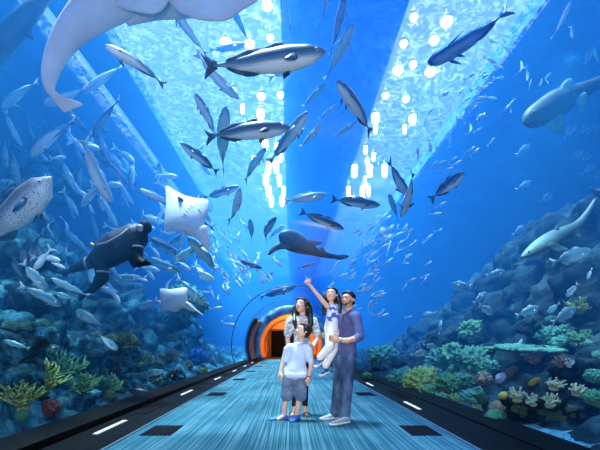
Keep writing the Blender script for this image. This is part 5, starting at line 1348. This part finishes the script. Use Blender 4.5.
bm = bmesh.new(); tube(bm, [q(133, 226, .05), q(139, 228, -.20), q(141, 233, -.30), q(141, 236, -.28)], 1.0 * k, 8); mesh_obj('hose', bm, M['strap_g'], fd.root)
bm = bmesh.new(); tube(bm, [q(134, 231, -.20), q(128, 240, -.33), q(116, 247, -.34), q(104, 249, -.28)], .8 * k, 8); mesh_obj('harness', bm, M['strap_g'], fd.root)
bm = bmesh.new(); fd.limb(bm, (97, 246.5, -.20, 1.2), (100, 248.2, -.24, 1.2)); mesh_obj('buckle', bm, M['orange_b'], fd.root)
for a, b in (((68, 268, .15), (48, 274, .3)), ((92, 290, 0), (76, 297, .1))):
    A = q(*a); B = q(*b); d = B - A; s = Vector((d.z, .3, -d.x)).normalized() * .11; n = d.cross(s).normalized() * .012
    bm = bmesh.new(); ring_loft(bm, [[A + d * t + s * w_ * x + n * y for x, y in ((1, 1), (-1, 1), (-1, -1), (1, -1))] for t, w_ in ((-.1, .5), (.2, .6), (.7, .95), (1, 1.0))]); mesh_obj('flipper', bm, M['wetsuit'], fd.root)
# ================================================================== on the floor
M['lid'] = noisy('black_hatch', (.003, .003, .005), (.008, .008, .012), 60, .9, .04, .3, .002)
M['tube'] = glow('strip_lamp_glass', (.80, .92, 1.0), 1.2)
names = {0: 'nearest', 1: 'second nearest', 2: 'third nearest', 3: 'far'}
for sgn, side in ((-1, 'left'), (1, 'right')):
    for i in range(6):
        y = 4.86 + 3.6 * i
        t = empty('floor_hatch', (sgn * 1.56, y, .0125))
        bm = bmesh.new(); box(bm, -.165, .165, -.27, .27, .0, .006); bevel(bm, .002, 1); mesh_obj('lid', bm, M['lid'], t, smooth=False)
        bm = bmesh.new()
        for b in ((-.18, -.167, -.285, .285), (.167, .18, -.285, .285), (-.166, .166, -.285, -.272), (-.166, .166, .272, .285)): box(bm, *b, 0, .004)
        mesh_obj('rim', bm, M['black'], t, smooth=False)
        ordn = ('nearest', 'second', 'third', 'fourth', 'fifth', 'farthest')[i]
        tag(t, 'black square hatch in the carpet, %s along its %s edge' % (ordn, side), 'floor hatch')
        yy = 4.95 + 3.6 * i + (1.75 if sgn > 0 else 0)
        t = empty('strip_lamp', (sgn * (2.22 if sgn < 0 else 2.02), yy, .0305))
        bm = bmesh.new(); box(bm, -.035, .035, -.42, .42, 0, .012); bevel(bm, .003, 1); mesh_obj('housing', bm, M['steel'], t, smooth=False)
        bm = bmesh.new(); box(bm, -.026, .026, -.40, .40, .0125, .018); bevel(bm, .002, 1); mesh_obj('diffuser', bm, M['tube'], t, smooth=False)
        tag(t, 'white strip lamp set in the %s black ledge, %s from the camera' % (side, ordn), 'strip lamp')
        t = empty('ledge_grille', (sgn * 2.24, yy + 1.55, .0305))
        bm = bmesh.new(); box(bm, -.10, .10, -.55, .55, 0, .008); bevel(bm, .003, 1); mesh_obj('panel', bm, M['doorblack'], t, smooth=False)
        tag(t, 'matt black panel in the %s ledge just past the %s strip lamp' % (side, ordn), 'panel')
